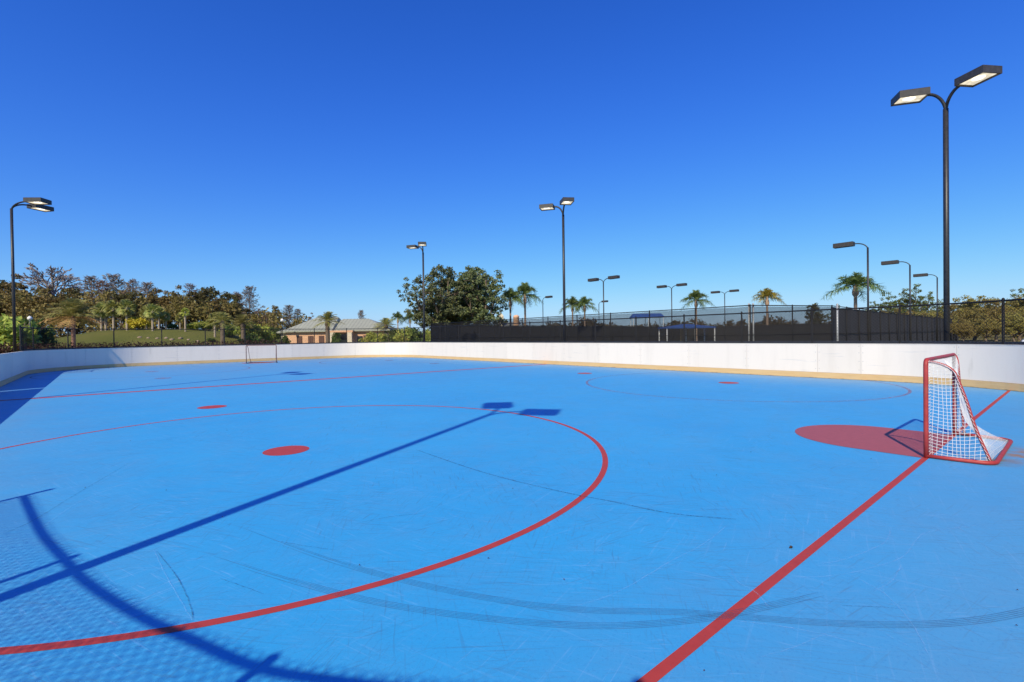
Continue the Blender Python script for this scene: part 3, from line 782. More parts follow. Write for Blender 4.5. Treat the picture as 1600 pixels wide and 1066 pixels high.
def cypress(H,W,nb,nl,ls,dense=1.0):
    tk=MB(); cn=MB()
    tk.tube([(0,0,-.3),(.1,0,H*.4),(-.05,.1,H*.75),(0,0,H)],[H*.018,H*.013,H*.007,.02],7)
    for i in range(nb):
        f=.25+.73*i/nb; a=i*2.399; L=W*.5*((1-f)**.7*1.2+.12)*rnd.uniform(.6,1.25)
        a0=Vector((0,0,H*f)); b_=a0+Vector((math.cos(a)*L,math.sin(a)*L,L*rnd.uniform(.25,.8)))
        p=limb(tk,a0,b_,.07*(1.2-f),.02,4,.1,4)
        for k in range(nl):
            t=rnd.uniform(.25,1.05); q=a0.lerp(b_,t)+rvec(.35); d=Vector((math.cos(a),math.sin(a),.5))
            leafq(cn,q,ls*rnd.uniform(.6,1.4),.22,0,d)
    return tk,cn
def bare(H,W,levels=5):
    tk=MB()
    tw=MB()
    def grow(p,d,L,r,lv):
        q=p+d*L; limb(tk if lv>1 else tw,p,q,r,max(.035,r*.65),3,.07,6 if lv>2 else 3)
        if lv==0: return
        for k in range(3):
            flat=.9 if lv<3 else .5
            nd=(d*.8+rvec(.75)+Vector((d.x,d.y,0))*flat*.5+Vector((0,0,.12))).normalized()
            grow(p+d*L*rnd.uniform(.55,1),nd,L*rnd.uniform(.55,.74),max(.045,r*.55),lv-1)
    tk.tube([(0,0,-.3),(.1,.1,H*.3),(0,0,H*.55)],[H*.022,H*.018,H*.014],8)
    for k in range(10):
        a=2*PI*k*.382+rnd.uniform(-.3,.3); el=rnd.uniform(.5,1.35)
        grow(Vector((0,0,H*rnd.uniform(.42,.55))),Vector((math.cos(a)*math.cos(el),math.sin(a)*math.cos(el),math.sin(el))),W*.17,H*.008,levels)
    return tk,tw
def shrub(R,H,n,ls):
    tk=MB(); cn=MB()
    for k in range(7):
        a=2*PI*k/7; limb(tk,(0,0,-.2),(math.cos(a)*R*.6,math.sin(a)*R*.6,H*.75),.05,.015,4,.1,5)
    for k in range(n//60):
        v=rvec(1)*(rnd.random()**.4); c=Vector((v.x*R*.8,v.y*R*.8,H*.5+v.z*H*.42)); clump(cn,c,R*.33,60,ls,.8)
    return tk,cn
def feather(mb,base,d,L,droop,width,nl,m=0,plume=0.3,sweep=0.0):
    """arching feather frond with paired leaflets"""
    d=d.normalized(); side=d.cross(Vector((0,0,1)))
    if side.length<.05: side=Vector((1,0,0))
    side.normalize(); pts=[]
    for i in range(11):
        t=i/10; p=base+d*L*t*(1-.12*droop*t)+Vector((0,0,-droop*L*.55*t*t))+side*sweep*L*t*t; pts.append(p)
    mb.tube(pts,[.03*(1-i/12) for i in range(11)],4,m,False)
    for i in range(nl):
        t=.16+.84*i/(nl-1); k=min(9,int(t*10)); f=t*10-k; p=pts[k].lerp(pts[k+1],f); tg=(pts[k+1]-pts[k]).normalized()
        up=side.cross(tg).normalized()
        ll=width*(math.sin(PI*min(1,.12+t*.86))**.6)*rnd.uniform(.85,1.15)
        for s in (-1,1):
            dd=(side*s*.9+tg*.75+up*rnd.uniform(-plume,plume*1.2)).normalized()
            e=p+dd*ll+Vector((0,0,-.28*ll*droop)); w=tg*ll*.07
            mb.quad([p-w,p+w,e+w*.2,e-w*.2],m)
def date_palm(th,tr,nf,L,name_m='leaf_date',wind=0.0,dry=True):
    tk=MB(); N_=14
    prof=[(tr*1.25,-.3)]
    for i in range(N_*2+1):
        z=th*i/(N_*2); prof.append((tr*(1.0+(.09 if i%2 else -.03)+(.25 if z>th*.9 else 0)),z))
    prof.append((tr*.4,th+.35)); tk.lathe(prof,(0,0,0),12)
    cn=MB()
    for i in range(nf):
        f=i/nf; el=math.radians(86-96*f**1.25+rnd.uniform(-9,9)); a=i*2.39996+rnd.uniform(-.2,.2)
        d=Vector((math.cos(a)*math.cos(el)+wind*.35,math.sin(a)*math.cos(el),math.sin(el)))
        feather(cn,Vector((0,0,th+.15)),d,L*rnd.uniform(.85,1.1),.45+.35*(1-abs(f-.5)),L*.20,22,1 if (dry and f>.80) else 0,.3,wind*.2)
    return tk,cn
def queen_palm(th,tr,nf,L):
    tk=MB(); prof=[(tr*1.3,-.3),(tr*1.1,.5)]
    for i in range(17):
        z=.6+(th-.6)*i/16; prof.append((tr*((1.0 if i%2 else .95)-.25*(z/th)),z))
    prof+=[(tr*1.35,th+.25),(tr*1.5,th+.6),(tr*1.1,th+1.0),(tr*.5,th+1.5)]
    tk.lathe(prof,(0,0,0),12)
    cn=MB()
    for i in range(nf):
        f=i/nf; el=math.radians(84-80*f**1.3+rnd.uniform(-9,9)); a=i*2.39996+rnd.uniform(-.4,.4)
        d=Vector((math.cos(a)*math.cos(el),math.sin(a)*math.cos(el),math.sin(el)))
        feather(cn,Vector((0,0,th+1.2)),d,L*rnd.uniform(.8,1.15),.85+.35*f,L*.22,30,0,.9)
    return tk,cn
def sabal(th,tr,nf,R):
    tk=MB(); prof=[(tr*1.2,-.3)]
    for i in range(20): prof.append((tr*(1+.12*(i%2)+(.35 if i>14 else 0)),th*i/19))
    prof.append((tr*.3,th+.3)); tk.lathe(prof,(0,0,0),10)
    cn=MB()
    for i in range(nf):
        f=i/nf; el=math.radians(88-150*f+rnd.uniform(-10,10)); a=i*2.39996
        d=Vector((math.cos(a)*math.cos(el),math.sin(a)*math.cos(el),math.sin(el)))
        b_=Vector((0,0,th+.15)); e=b_+d*R*rnd.uniform(.42,.66); cn.tube([b_,e],.02,3,0,False)
        side=d.cross(Vector((0,0,1)))
        if side.length<.05: side=Vector((1,0,0))
        side.normalize(); ro=rnd.uniform(-1.2,1.2); side=(side*math.cos(ro)+side.cross(d)*math.sin(ro)).normalized(); up=side.cross(d)
        for k in range(13):
            an=math.radians(-105+210*k/12); dd=(d*math.cos(an)+side*math.sin(an)).normalized(); ll=R*.55*(.75+.25*math.cos(an))*rnd.uniform(.85,1.1)
            w=d.cross(up).cross(dd)
            w=up.cross(dd).normalized()*ll*.10
            tip=e+dd*ll+Vector((0,0,-.22*ll)); mid=e+dd*ll*.55+up*.04
            cn.quad([e,mid+w,tip,mid-w])
    return tk,cn
class Proto:
    """first use places the source thing itself, later uses copy it with its parts"""
    def __init__(self,name,cat,pair,tmat,lmat,H):
        tk,cn=pair; self.H=max(v[2] for v in tk.v+cn.v); self.used=False
        self.root=thing(name,'-',cat); tk.build('trunk',tmat,self.root,True); cn.build('crown',lmat,self.root)
    def put(self,label,loc,h=None,rz=None,wf=1.0,group=None):
        s=(h/self.H) if h else 1.0; sc=(s*wf,s*wf,s); rz=rnd.uniform(0,2*PI) if rz is None else rz
        if not self.used:
            self.used=True; r=self.root; r.location=loc; r.rotation_euler=(0,0,rz); r.scale=sc; r['label']=label
            if group: r['group']=group
            elif 'group' in r.keys(): del r['group']
            return r
        r=dup(self.root,loc,rz,sc,label)
        if group: r['group']=group
        elif 'group' in r.keys(): del r['group']
        return r

# ------------------------------------------------------------------ grassy hill and its planting (far left)
def hill_z(p):
    c=at(225,86); ax=Vector((cR.x,cR.y,0)).normalized(); ay=Vector((cF.x,cF.y,0)).normalized(); q=p-c
    a=q.dot(ax); b_=q.dot(ay)
    sx=19.5 if a>0 else 13.5
    sy=12.0 if b_<0 else 30.0
    return 3.75*math.exp(-((abs(a)/sx)**4.2)-((abs(b_)/sy)**2.2))-.10
hl=MB(); ax=Vector((cR.x,cR.y,0)).normalized(); ay=Vector((cF.x,cF.y,0)).normalized(); c0=at(225,86); n1,n2=46,40; idx=[]
for j in range(n2+1):
    for i in range(n1+1):
        p=c0+ax*(-32+70*i/n1)+ay*(-22+75*j/n2); z=hill_z(p)+rnd.uniform(-.04,.04); hl.v.append((p.x,p.y,z))
for j in range(n2):
    for i in range(n1):
        a=j*(n1+1)+i; hl.f.append((a,a+1,a+n1+2,a+n1+1)); hl.m.append(0)
tag(hl.build('grass_hill',M['green_grass'],None,True),'low rounded grass hill behind the far left fence',None,None,'structure')

def on_hill(px,d):
    p=at(px,d); p.z=max(hill_z(p),-.08); return p
SABAL=[Proto('sabal_palm','palm tree',sabal(4.4,.2,46,1.75),M['sabal_bark'],M['leaf_sabal'],6.2),
       Proto('sabal_palm','palm tree',sabal(4.0,.21,42,1.7),M['sabal_bark'],M['leaf_sabal'],5.8)]
SY=Proto('sabal_palm','palm tree',sabal(4.6,.19,30,1.15),M['sabal_bark'],M['leaf_lime'],6.0)
SG='cabbage palms on the grass hill'
for i,(px,d,top,lb) in enumerate((
    (159,84,471,'cabbage palm on the hill, left trunk of the pair nearest the big date palm'),
    (166,85,470,'cabbage palm on the hill, right trunk of the pair nearest the big date palm'),
    (178,83,468,'cabbage palm with thick pale trunk right of the paired trunks on the hill'),
    (199,83,467,'cabbage palm with wide crown standing left of the golden shrub on the hill'),
    (229,84,476,'cabbage palm with bright trunk directly behind the golden shrub'),
    (239,82,474,'cabbage palm just right of the golden shrub, tallest crown of its clump'),
    (249,84,477,'cabbage palm second to the right of the golden shrub'),
    (260,85,487,'low cabbage palm at the right end of the clump by the golden shrub'),
    (282,83,487,'short cabbage palm with fat pale trunk beside the yellow-green palm'),
    (336,81,487,'pale cabbage palm left of the feathery palm at the hill end'))):
    p=on_hill(px,d); SABAL[i%2].put(lb,p,z_at(px,top,d)-p.z,None,.95,SG)
p=on_hill(290,82); SY.put('slim cabbage palm with small yellow-green crown on the hill',p,z_at(290,480,82)-p.z,None,1.0,SG)
DATE=Proto('date_palm','palm tree',date_palm(3.55,.155,52,3.0,wind=.25),M['red_palm_bark'],[M['leaf_date'],M['leaf_date_dry']],6.3)
p=at(115,57); DATE.put('large date palm with wide flat crown and reddish trunk at far left',(p.x,p.y,-.08),z_at(115,465,57)+.1,R_(-20))
D2=Proto('date_palm','palm tree',date_palm(2.9,.22,34,2.0,dry=False,wind=.3),M['bark'],[M['leaf_date'],M['leaf_date_dry']],4.95)
p=at(512,74); D2.put('wind-blown date palm in front of the peach building',(p.x,p.y,-.08),z_at(512,486,74)+.1,R_(-35))
p=on_hill(348,72); D2.put('feathery upright palm in front of the lime shrubs at the hill end',p,z_at(348,486,72)-p.z,R_(100),.95)
p=at(380,80); D2.put('dark feathery palm between the hill and the peach building',(p.x,p.y,-.08),z_at(380,490,80)+.1,R_(220),1.0)
p=at(603,84); D2.put('pale spiky date palm right of the peach building roof',(p.x,p.y,-.08),z_at(603,496,84)+.1,R_(60),1.2)
QUEEN=Proto('queen_palm','palm tree',queen_palm(6.0,.2,24,3.6),M['palm_bark'],M['leaf_queen'],10.3)
def qp(px,d,top,lb,wf=1.0,rz=None):
    p=at(px,d); QUEEN.put(lb,(p.x,p.y,-.08),z_at(px,top,d)+.08,rz,wf)
qp(798,74,448,'queen palm close to the big oak, left and lower of the tall pair',.9,1.0)
qp(821,74,440,'queen palm right and taller of the pair beside the big oak',.9,2.2)
qp(895,96,462,'small queen palm just right of the middle rink light pole, left of its pair',.95,.4)
qp(914,96,462,'small queen palm under the nearest twin tennis light, right of its pair',.95,3.3)
qp(1088,88,452,'drooping queen palm above the blue canopy',1.0,1.7)
qp(1337,62,424,'broad spreading queen palm above the corner of the black windscreen',1.25,.2)
qp(622,90,486,'slim green palm at the left edge of the big oak',.9,.9)
qp(641,92,487,'slim palm with thin trunk under the left side of the big oak',.9,2.9)
Q2=Proto('queen_palm','palm tree',queen_palm(5.4,.2,24,3.0),M['palm_bark'],M['leaf_queen_yellow'],8.8)
p=at(1199,90); Q2.put('queen palm with yellow lower fronds behind the tennis gate posts',(p.x,p.y,-.08),z_at(1199,449,90)+.08,.6,1.05)

# shrubs
SH=[Proto('shrub','shrub',shrub(1.6,2.4,2400,.13),M['bark'],M['leaf_lime'],2.4),Proto('shrub','shrub',shrub(1.6,2.4,2400,.13),M['bark'],M['leaf_shrub'],2.4),
    Proto('shrub','shrub',shrub(1.5,2.0,1800,.12),M['bark'],M['leaf_yellow'],2.0)]
for k,px,d,top,wf,lb in ((2,218,84,494,1.25,'golden yellow shrub among the cabbage palms on the hill'),
    (0,206,85,497,.9,'lime shrub between a cabbage palm and the golden shrub'),
    (1,270,86,506,1.0,'dark green shrub under the clump of cabbage palms'),
    (0,303,85,503,1.1,'lime shrub right of the slim yellow-green palm'),
    (0,318,87,501,1.2,'lime shrub with tall top left of the pale cabbage palm'),
    (0,362,84,506,1.2,'bright lime shrub right of the feathery upright palm'),
    (1,392,76,520,1.1,'dark glossy shrub low behind the far goal'),
    (0,394,82,502,1.2,'tall lime shrub above the far goal'),
    (0,412,84,507,1.1,'lime shrub just left of the white globe lantern'),
    (1,427,92,511,1.1,'olive shrub at the left corner of the peach building'),
    (1,444,72,524,.6,'dark shrub in front of the left corner of the peach building'),
    (1,330,78,528,1.1,'low dark shrub at the foot of the grass hill'),
    (1,526,74,519,.55,'green shrub beside the building entrance, left of the cream column'),
    (0,583,66,517,1.2,'lime shrub at the right end of the peach building'),
    (0,600,64,519,1.2,'lime shrub under the pale spiky date palm'),
    (1,618,62,514,1.2,'green shrub between the spiky palm and the slim green palm'),
    (0,634,60,509,1.1,'tall yellow-green shrub left of the rink light pole by the oaks'),
    (1,648,61,511,1.2,'green shrub right beside the rink light pole by the oaks'),
    (0,668,62,512,1.1,'lime shrub touching the left end of the black windscreen'),
    (0,6,60,484,1.5,'big bright green shrub at the far left edge'),
    (1,42,64,497,1.3,'dark green shrub behind the grey globe lantern'),
    (0,33,66,500,1.2,'lime shrub just right of the far left rink light pole')):
    p=on_hill(px,d); h=z_at(px,top,d)-p.z; SH[k].put(lb,p,h,None,wf*min(1.6,max(.7,2.3/h)),'shrubs behind the far fence')

# reddish hedge behind the far fence
hg=thing('hedge','low dark reddish hedge along the foot of the hill behind the far left fence','hedge'); cn=MB(); st=MB()
for px in range(-60,440,3):
    d=50+ (px-200)*.012; p=at(px,d); clump(cn,Vector((p.x,p.y,.86+rnd.uniform(-.06,.06))),.80,70,.09,.95)
    if px%12==0: limb(st,(p.x,p.y,-.1),(p.x+.1,p.y,.7),.03,.015,3,.05,5)
st.build('stem',M['bark'],hg); cn.build('foliage',M['leaf_hedge'],hg)
for i in range(9):
    px=220+i*12.5+rnd.uniform(-3,3); p=on_hill(px,77+rnd.uniform(-.5,.5)); mb=MB(); r=rnd.uniform(.16,.30)
    prof=[(0,-.2),(r*1.0,-.1),(r*1.15,r*.2),(r*.8,r*.62),(r*.3,r*.78),(0,r*.8)]; mb.lathe(prof,(0,0,0),9)
    mb.v=[(x*rnd.uniform(.8,1.2),y*rnd.uniform(.8,1.2),z*rnd.uniform(.85,1.15)) for x,y,z in mb.v]
    o=mb.build('boulder',M['rock'],None,True); o.location=p; tag(o,'pale boulder edging the planting bed on the grass hill','boulder','boulders edging the hill bed')

# ------------------------------------------------------------------ woods (left)
BO=[Proto('broadleaf_tree','tree',broad(17,12,None,120,75,.24,.2,.28,cr=.85,lobes=7),M['bark'],M['leaf_olive'],16.6),
    Proto('broadleaf_tree','tree',broad(17,11,None,120,75,.24,.2,.28,cr=.85,lobes=7),M['bark'],M['leaf_green'],16.6),
    Proto('broadleaf_tree','tree',broad(17,12,None,120,75,.24,.2,.28,cr=.85,lobes=8),M['bark'],M['leaf_olive'],16.6)]
BB=Proto('broadleaf_tree','tree',broad(15,9,None,100,45,.20,.2,.25,cr=.8,lobes=7),M['grey_bark'],M['leaf_brown'],14.6)
CY=[Proto('cypress_tree','tree',cypress(18,7.5,95,26,.30),M['grey_bark'],M['leaf_cypress'],18),Proto('cypress_tree','tree',cypress(18,6.5,80,22,.30),M['grey_bark'],M['leaf_brown'],18)]
BA=Proto('bare_tree','tree',bare(18,14,4),M['grey_bark'],M['grey_bark'],17.2)
WG='trees of the wood behind the hill'
def wood(P,px,d,top,lb,wf=1.0,grp=WG):
    p=at(px,d); P.put(lb,(p.x,p.y,-.1),z_at(px,top,d)+.1,None,wf,grp)
wood(BA,84,132,412,'tall bare grey tree standing above the wood at far left',1.25)
wood(BO[0],36,122,428,'olive broadleaf tree right beside the far left rink light pole',1.0)
wood(BO[1],4,124,436,'dark green broadleaf tree at the left edge of the photo',1.0)
wood(BO[2],58,116,446,'olive broadleaf tree below the tall bare tree',1.0)
wood(BO[0],95,112,447,'golden olive tree above the large date palm',1.05)
wood(BO[1],121,118,450,'green tree at the gap right of the tall bare tree',.9)
wood(CY[0],144,126,430,'brown cypress first to the right of the tall bare tree',1.2)
wood(CY[1],162,124,437,'reddish cypress above the paired cabbage palms',1.2)
wood(CY[0],180,128,427,'tallest brown cypress of the left group, above the thick-trunked cabbage palm',1.25)
wood(BB,196,122,440,'russet tree behind the wide-crowned cabbage palm',1.0)
wood(CY[1],209,127,435,'slim dark cypress between the russet tree and the dark oak',1.0)
wood(BO[1],206,112,455,'dark oak low in the wood left of the golden shrub',.95)
wood(CY[0],232,127,440,'brown cypress above the golden shrub',1.2)
wood(BO[2],250,120,448,'olive tree above the cabbage palm clump by the golden shrub',1.0)
wood(BO[0],273,122,445,'olive tree with rounded top left of the slim yellow-green palm',1.0)
wood(CY[1],300,124,442,'reddish cypress above the slim yellow-green palm',1.1)
wood(BO[2],291,112,460,'low olive tree directly behind the slim yellow-green palm',.9)
wood(BO[1],322,122,451,'dark tree left of the pale cabbage palm',.95)
wood(BO[1],334,128,447,'green tree with high clumped top above the pale cabbage palm',.8)
wood(BO[2],345,116,463,'olive tree behind the feathery upright palm',.9)
wood(BO[1],356,124,455,'dark tree with sky gaps right of the feathery upright palm',.9)
wood(CY[1],372,124,455,'thin cypress left of the pointed brown cypress',1.0)
wood(CY[0],391,122,446,'pointed brown cypress above the far goal',1.05)
wood(BO[1],378,112,478,'low dark tree under the pointed brown cypress',.9)
wood(BB,412,116,477,'russet tree right of the pointed brown cypress',1.0)
wood(BO[2],424,122,476,'greyish olive tree left of the globe lantern by the building',.9)
wood(BB,420,106,486,'orange-brown tree low behind the lime shrubs near the building',.8)
wood(CY[0],452,124,476,'grey-brown cypress above the left end of the building roof',1.4)
wood(CY[1],466,126,482,'small brown cypress just left of the roof ridge',1.3)
wood(BB,486,124,488,'low russet tree behind the roof ridge of the building',1.1)
wood(CY[0],565,118,484,'lone dark cypress behind the right half of the building roof',.9,None)
p=at(1275,112); BO[1].put('dark rounded tree seen through the netting left of the pale corner post',(p.x,p.y,-.1),z_at(1275,473,112)+.1,None,.8)
wood(BO[0],-40,120,432,'olive broadleaf tree beyond the left edge of the photo',1.0)
wood(BO[2],-95,118,436,'second olive broadleaf tree beyond the left edge of the photo',1.0)
fw=MB()
for k in range(430):
    px=rnd.uniform(-110,475); d=rnd.uniform(100,134); p=at(px,d); hmax=(535-(450+max(0,px-250)*.19))/F_PX*d
    clump(fw,Vector((p.x,p.y,rnd.uniform(.3,max(1.5,hmax))*rnd.choice((.35,1,1)))),rnd.uniform(1.4,2.4),80,.34,.8)
tag(fw.build('wood_understorey',M['leaf_olive']),'dark tangled understorey filling the wood behind the hill',None,None,'stuff')

# big live oaks
OAK=[]
def oak(px,d,top,W,lb,seed,lean):
    global rnd
    keep=rnd; rnd=random.Random(seed)
    H=z_at(px,top,d); t=thing('live_oak',lb,'oak tree',(*at(px,d)[:2],-.1),0,'twin live oaks beyond the tennis fence'); tk=MB(); cn=MB()
    ax=Vector((cR.x,cR.y,0)).normalized(); ay=Vector((cF.x,cF.y,0)).normalized()
    fork=Vector((0,0,2.2)); limb(tk,(0,0,-.3),fork,.5,.42,4,.03,10)
    for i in range(11):
        a=2*PI*i/11+rnd.uniform(-.25,.25); up=rnd.uniform(.30,1.0); rr=W*.5*rnd.uniform(.55,.92)*(1.12-up*.72)
        e=ax*(math.cos(a)*rr+lean*W*.12)+ay*math.sin(a)*rr+Vector((0,0,H*(.25+.62*up)))
        p=limb(tk,fork,e,.2,.05,6,.10,7)
        for k in range(15):
            q0=p[rnd.randint(2,6)]; v=rvec(1); q=q0+Vector((v.x*2.1,v.y*2.1,v.z*1.3+.35))
            if q.z<2.6: q.z=2.6+rnd.random()
            limb(tk,q0,q,.045,.015,3,.1,4)
            for j in range(3):
                v=rvec(1); q2=q+Vector((v.x*.75,v.y*.75,v.z*.5)); clump(cn,q2,rnd.uniform(.28,.55),34,.15,.7)
    for k in range(4):
        e=ax*rnd.uniform(-.1,.1)*W+ay*rnd.uniform(-.1,.1)*W+Vector((0,0,H*rnd.uniform(.82,.93))); p=limb(tk,fork,e,.16,.04,6,.06,6)
        for j in range(12):
            v=rvec(1); clump(cn,e+Vector((v.x*1.7,v.y*1.7,v.z*.95-.2)),rnd.uniform(.4,.7),52,.15,.7)
    tk.build('trunk',M['bark'],t,True); cn.build('crown',M['leaf_oak'],t); rnd=keep
oak(690,69,413,11.5,'large live oak, left of the twin crowns, behind the rink light pole',11,-.6)
oak(748,70,418,9.5,'large live oak, right of the twin crowns, next to the tall palm pair',23,.25)
oak(716,74,434,9.0,'live oak set back between the two big twin crowns',31,0)

# ------------------------------------------------------------------ trees beyond the tennis courts and to the right
GO=[Proto('oak_tree','tree',broad(9,11,None,150,85,.16,.16,.24,cr=.7,lobes=9),M['bark'],M['leaf_gold'],8.7),
    Proto('oak_tree','tree',broad(9,11,None,150,85,.16,.16,.24,cr=.7,lobes=8),M['bark'],M['leaf_gold'],8.7)]
PN=Proto('pine_tree','tree',broad(14,7.5,None,90,40,.17,.38,.2,cr=.55,lobes=9),M['bark'],M['leaf_pine'],13.6)
GG='golden oaks behind the right fence'
for i,(px,d,top,wf,lb) in enumerate(((1490,72,474,1.0,'golden oak directly right of the tall rink light pole'),(1522,74,461,1.0,'golden oak with rounded russet top, second from the light pole'),
    (1556,70,466,1.0,'golden oak left of the fence post near the right edge'),(1592,72,462,1.0,'golden oak at the right edge, behind the fence post'),(1636,70,462,1.0,'golden oak just outside the right edge'),
    (1452,80,484,1.0,'golden oak seen above the black windscreen beside the light pole'),(1400,88,482,1.0,'golden oak above the middle of the black windscreen'),
    (1372,90,484,.9,'low golden oak right of the spreading queen palm'),(1540,62,488,.9,'lower golden oak in front, above the parked car'),(1480,64,492,.8,'low golden oak at the foot of the tall light pole'),(1505,60,496,.7,'smallest golden oak, close behind the fence'),(1585,62,486,.9,'lower golden oak in front of the right fence post'))):
    p=at(px,d); GO[i%2].put(lb,(p.x,p.y,-.1),z_at(px,top,d)+.1,None,wf,GG)
for px,d,top,wf,lb in ((1430,110,443,1.0,'tall loose pine between the two right tennis light poles'),(1412,112,450,1.0,'pine left behind the middle right tennis light pole'),(1384,112,455,1.0,'pine with open crown right of the spreading palm'),
    (1366,114,470,1.0,'short pine close to the spreading palm'),(1452,112,455,1.0,'pine left of the farthest right tennis light'),(1468,116,466,.9,'thin pine against the tall rink light pole'),
    (1592,98,450,1.1,'dark pine rising over the golden oaks at the right edge'),(1610,98,449,1.1,'dark pine just outside the right edge'),(1312,116,476,1.2,'low pine left of the spreading palm')):
    p=at(px,d); PN.put(lb,(p.x,p.y,-.1),z_at(px,top,d)+.1,None,wf,'pines beyond the courts')
tl=MB(); 
for k in range(800):
    px=rnd.uniform(800,1500); d=rnd.uniform(128,168); p=at(px,d)
    hill=1+.35*math.sin(px*.043)+.3*math.sin(px*.11+1)+.2*math.sin(px*.31)
    clump(tl,Vector((p.x,p.y,rnd.uniform(.3,2.6+1.9*hill))),rnd.uniform(1.0,1.9),60,.36,.85)
tag(tl.build('treeline',M['leaf_far']),'brownish far treeline seen through the tennis court netting',None,None,'stuff')
tl=MB()
for k in range(150):
    px=rnd.uniform(1330,1680); d=rnd.uniform(84,110); p=at(px,d); clump(tl,Vector((p.x,p.y,rnd.uniform(.3,4.6))),rnd.uniform(.9,1.7),80,.25,.85)
tag(tl.build('scrub',M['leaf_olive']),'olive scrub filling under the golden oaks on the right',None,None,'stuff')

# ------------------------------------------------------------------ peach building with hip roof
BD=84.0
def bpos(px,d=BD): return at(px,d)
b0=thing('community_building','long peach building with grey metal hip roofs behind the far boards','building',at(520,BD),-YAW)
k=BD/F_PX
def bx(px): return (px-520)*k*1.0
wl=MB(); wl.box(((bx(451)+bx(518))/2,2.5,1.5),(bx(518)-bx(451),7,3.2)); wl.box(((bx(518.2)+bx(606))/2,3.4,1.5),(bx(606)-bx(518.2),7,3.2)); wl.build('wall',M['peach'],b0)
wl=MB(); wl.box(((bx(437)+bx(450.8))/2,3.6,1.3),(bx(450.8)-bx(437),6,2.9)); wl.build('side_wing',M['cream'],b0)
def hip(x0,x1,y0,y1,ze,zr,rx0,rx1,oh=.55,name='roof'):
    mb=MB(); x0-=oh;x1+=oh;y0-=oh;y1+=oh; ym=(y0+y1)/2
    A=[(x0,y0,ze),(x1,y0,ze),(x1,y1,ze),(x0,y1,ze)]; R0=(rx0,ym,zr); R1=(rx1,ym,zr)
    mb.quad([A[0],A[1],R1,R0]); mb.quad([A[1],A[2],R1]); mb.quad([A[2],A[3],R0,R1]); mb.quad([A[3],A[0],R0]); mb.quad(A[::-1])
    B=[(x,y,ze-.22) for x,y,_ in A]
    for i in range(4):
        j=(i+1)%4; mb.quad([B[i],B[j],A[j],A[i]])
    nr=int((x1-x0)/.6)
    for i in range(1,nr):                                    # standing seams on the front slope
        x=x0+(x1-x0)*i/nr; t=1.0
        if x<rx0: t=(x-x0)/(rx0-x0)
        elif x>rx1: t=(x1-x)/(x1-rx1)
        mb.tube([(x,y0,ze+.02),(x,y0+(ym-y0)*t,ze+(zr-ze)*t+.02)],.025,4)
    mb.build(name,M['roof'],b0)
ze=z_at(500,517,BD)
hip(bx(451),bx(519),-1.0,7.4,ze,z_at(490,495,BD),bx(484),bx(519.5))
hip(bx(514),bx(606),-.15,8.2,ze+.03,z_at(548,497,BD),bx(524),bx(566))
hip(bx(437),bx(452),.6,6.6,ze-.1,z_at(455,507,BD),bx(455),bx(456))
for px in (472,489.5,506):
    f=MB(); c=bx(px); f.box((c,-1.03,1.05),(.92,.08,2.1)); o=f.build('door',M['brown_shutter'],b0)
    q=MB(); q.box((c-.23,-1.09,1.05),(.34,.03,1.8)); q.box((c+.23,-1.09,1.05),(.34,.03,1.8)); q.build('louvre_panel',M['brown_shutter'],o)
for px in (524.5,551):
    f=MB(); f.box((bx(px),-1.25,1.3),(.75,.75,2.9)); f.box((bx(px),-1.25,.25),(.95,.95,.5)); f.build('column',M['cream'],b0)
f=MB(); f.box((bx(538),-.16,1.15),(2.2,.09,2.3)); o=f.build('entrance_door',M['dark_glass'],b0)
f=MB(); f.box((bx(563),-.16,1.2),(.9,.09,1.5)); f.build('window',M['dark_glass'],b0)
f=MB(); f.box((bx(538),-1.2,ze-.18),(bx(556)-bx(520),.9,.3)); f.build('entrance_beam',M['peach'],b0)
f=MB(); 
for px in (572,585): f.box((bx(px),-.16,1.5),(.8,.09,1.2))
f.build('window',M['brown_shutter'],b0)

# distant clubhouse seen over the tennis fence
b1=thing('clubhouse','distant peach clubhouse with a gabled dormer and a domed turret above the tennis fence','building',at(795,112),-YAW); k2=112/F_PX
def cx(px): return (px-795)*k2
zr=z_at(795,503,112)
f=MB(); f.box((cx(790),4,zr/2-.6),(cx(815)-cx(768),9,zr-1.2)); f.build('wall',M['peach'],b1)
f=MB(); x0,x1=cx(765),cx(818); f.quad([(x0,-1,zr-1.3),(x1,-1,zr-1.3),(x1-2,4,zr),(x0+2,4,zr)]); f.quad([(x1,-1,zr-1.3),(x1,9,zr-1.3),(x1-2,4,zr)]); f.quad([(x1,9,zr-1.3),(x0,9,zr-1.3),(x0+2,4,zr),(x1-2,4,zr)]); f.quad([(x0,9,zr-1.3),(x0,-1,zr-1.3),(x0+2,4,zr)]); f.build('roof',M['roof'],b1)
zt=z_at(783,488,112); f=MB(); a,b_=cx(779),cx(787); f.quad([(a,0,zr-1.6),(b_,0,zr-1.6),(b_,0,zt-.8),((a+b_)/2,0,zt),(a,0,zt-.8)]); f.quad([(a,3.8,zr-1.6),(a,3.8,zt-.8),((a+b_)/2,3.8,zt),(b_,3.8,zt-.8),(b_,3.8,zr-1.6)])
f.quad([(a,0,zt-.8),((a+b_)/2,0,zt),((a+b_)/2,3.8,zt),(a,3.8,zt-.8)]); f.quad([((a+b_)/2,0,zt),(b_,0,zt-.8),(b_,3.8,zt-.8),((a+b_)/2,3.8,zt)]); f.quad([(a,0,zr-1.6),(a,0,zt-.8),(a,3.8,zt-.8),(a,3.8,zr-1.6)]); f.quad([(b_,0,zr-1.6),(b_,3.8,zr-1.6),(b_,3.8,zt-.8),(b_,0,zt-.8)]); f.build('dormer',M['cream'],b1)
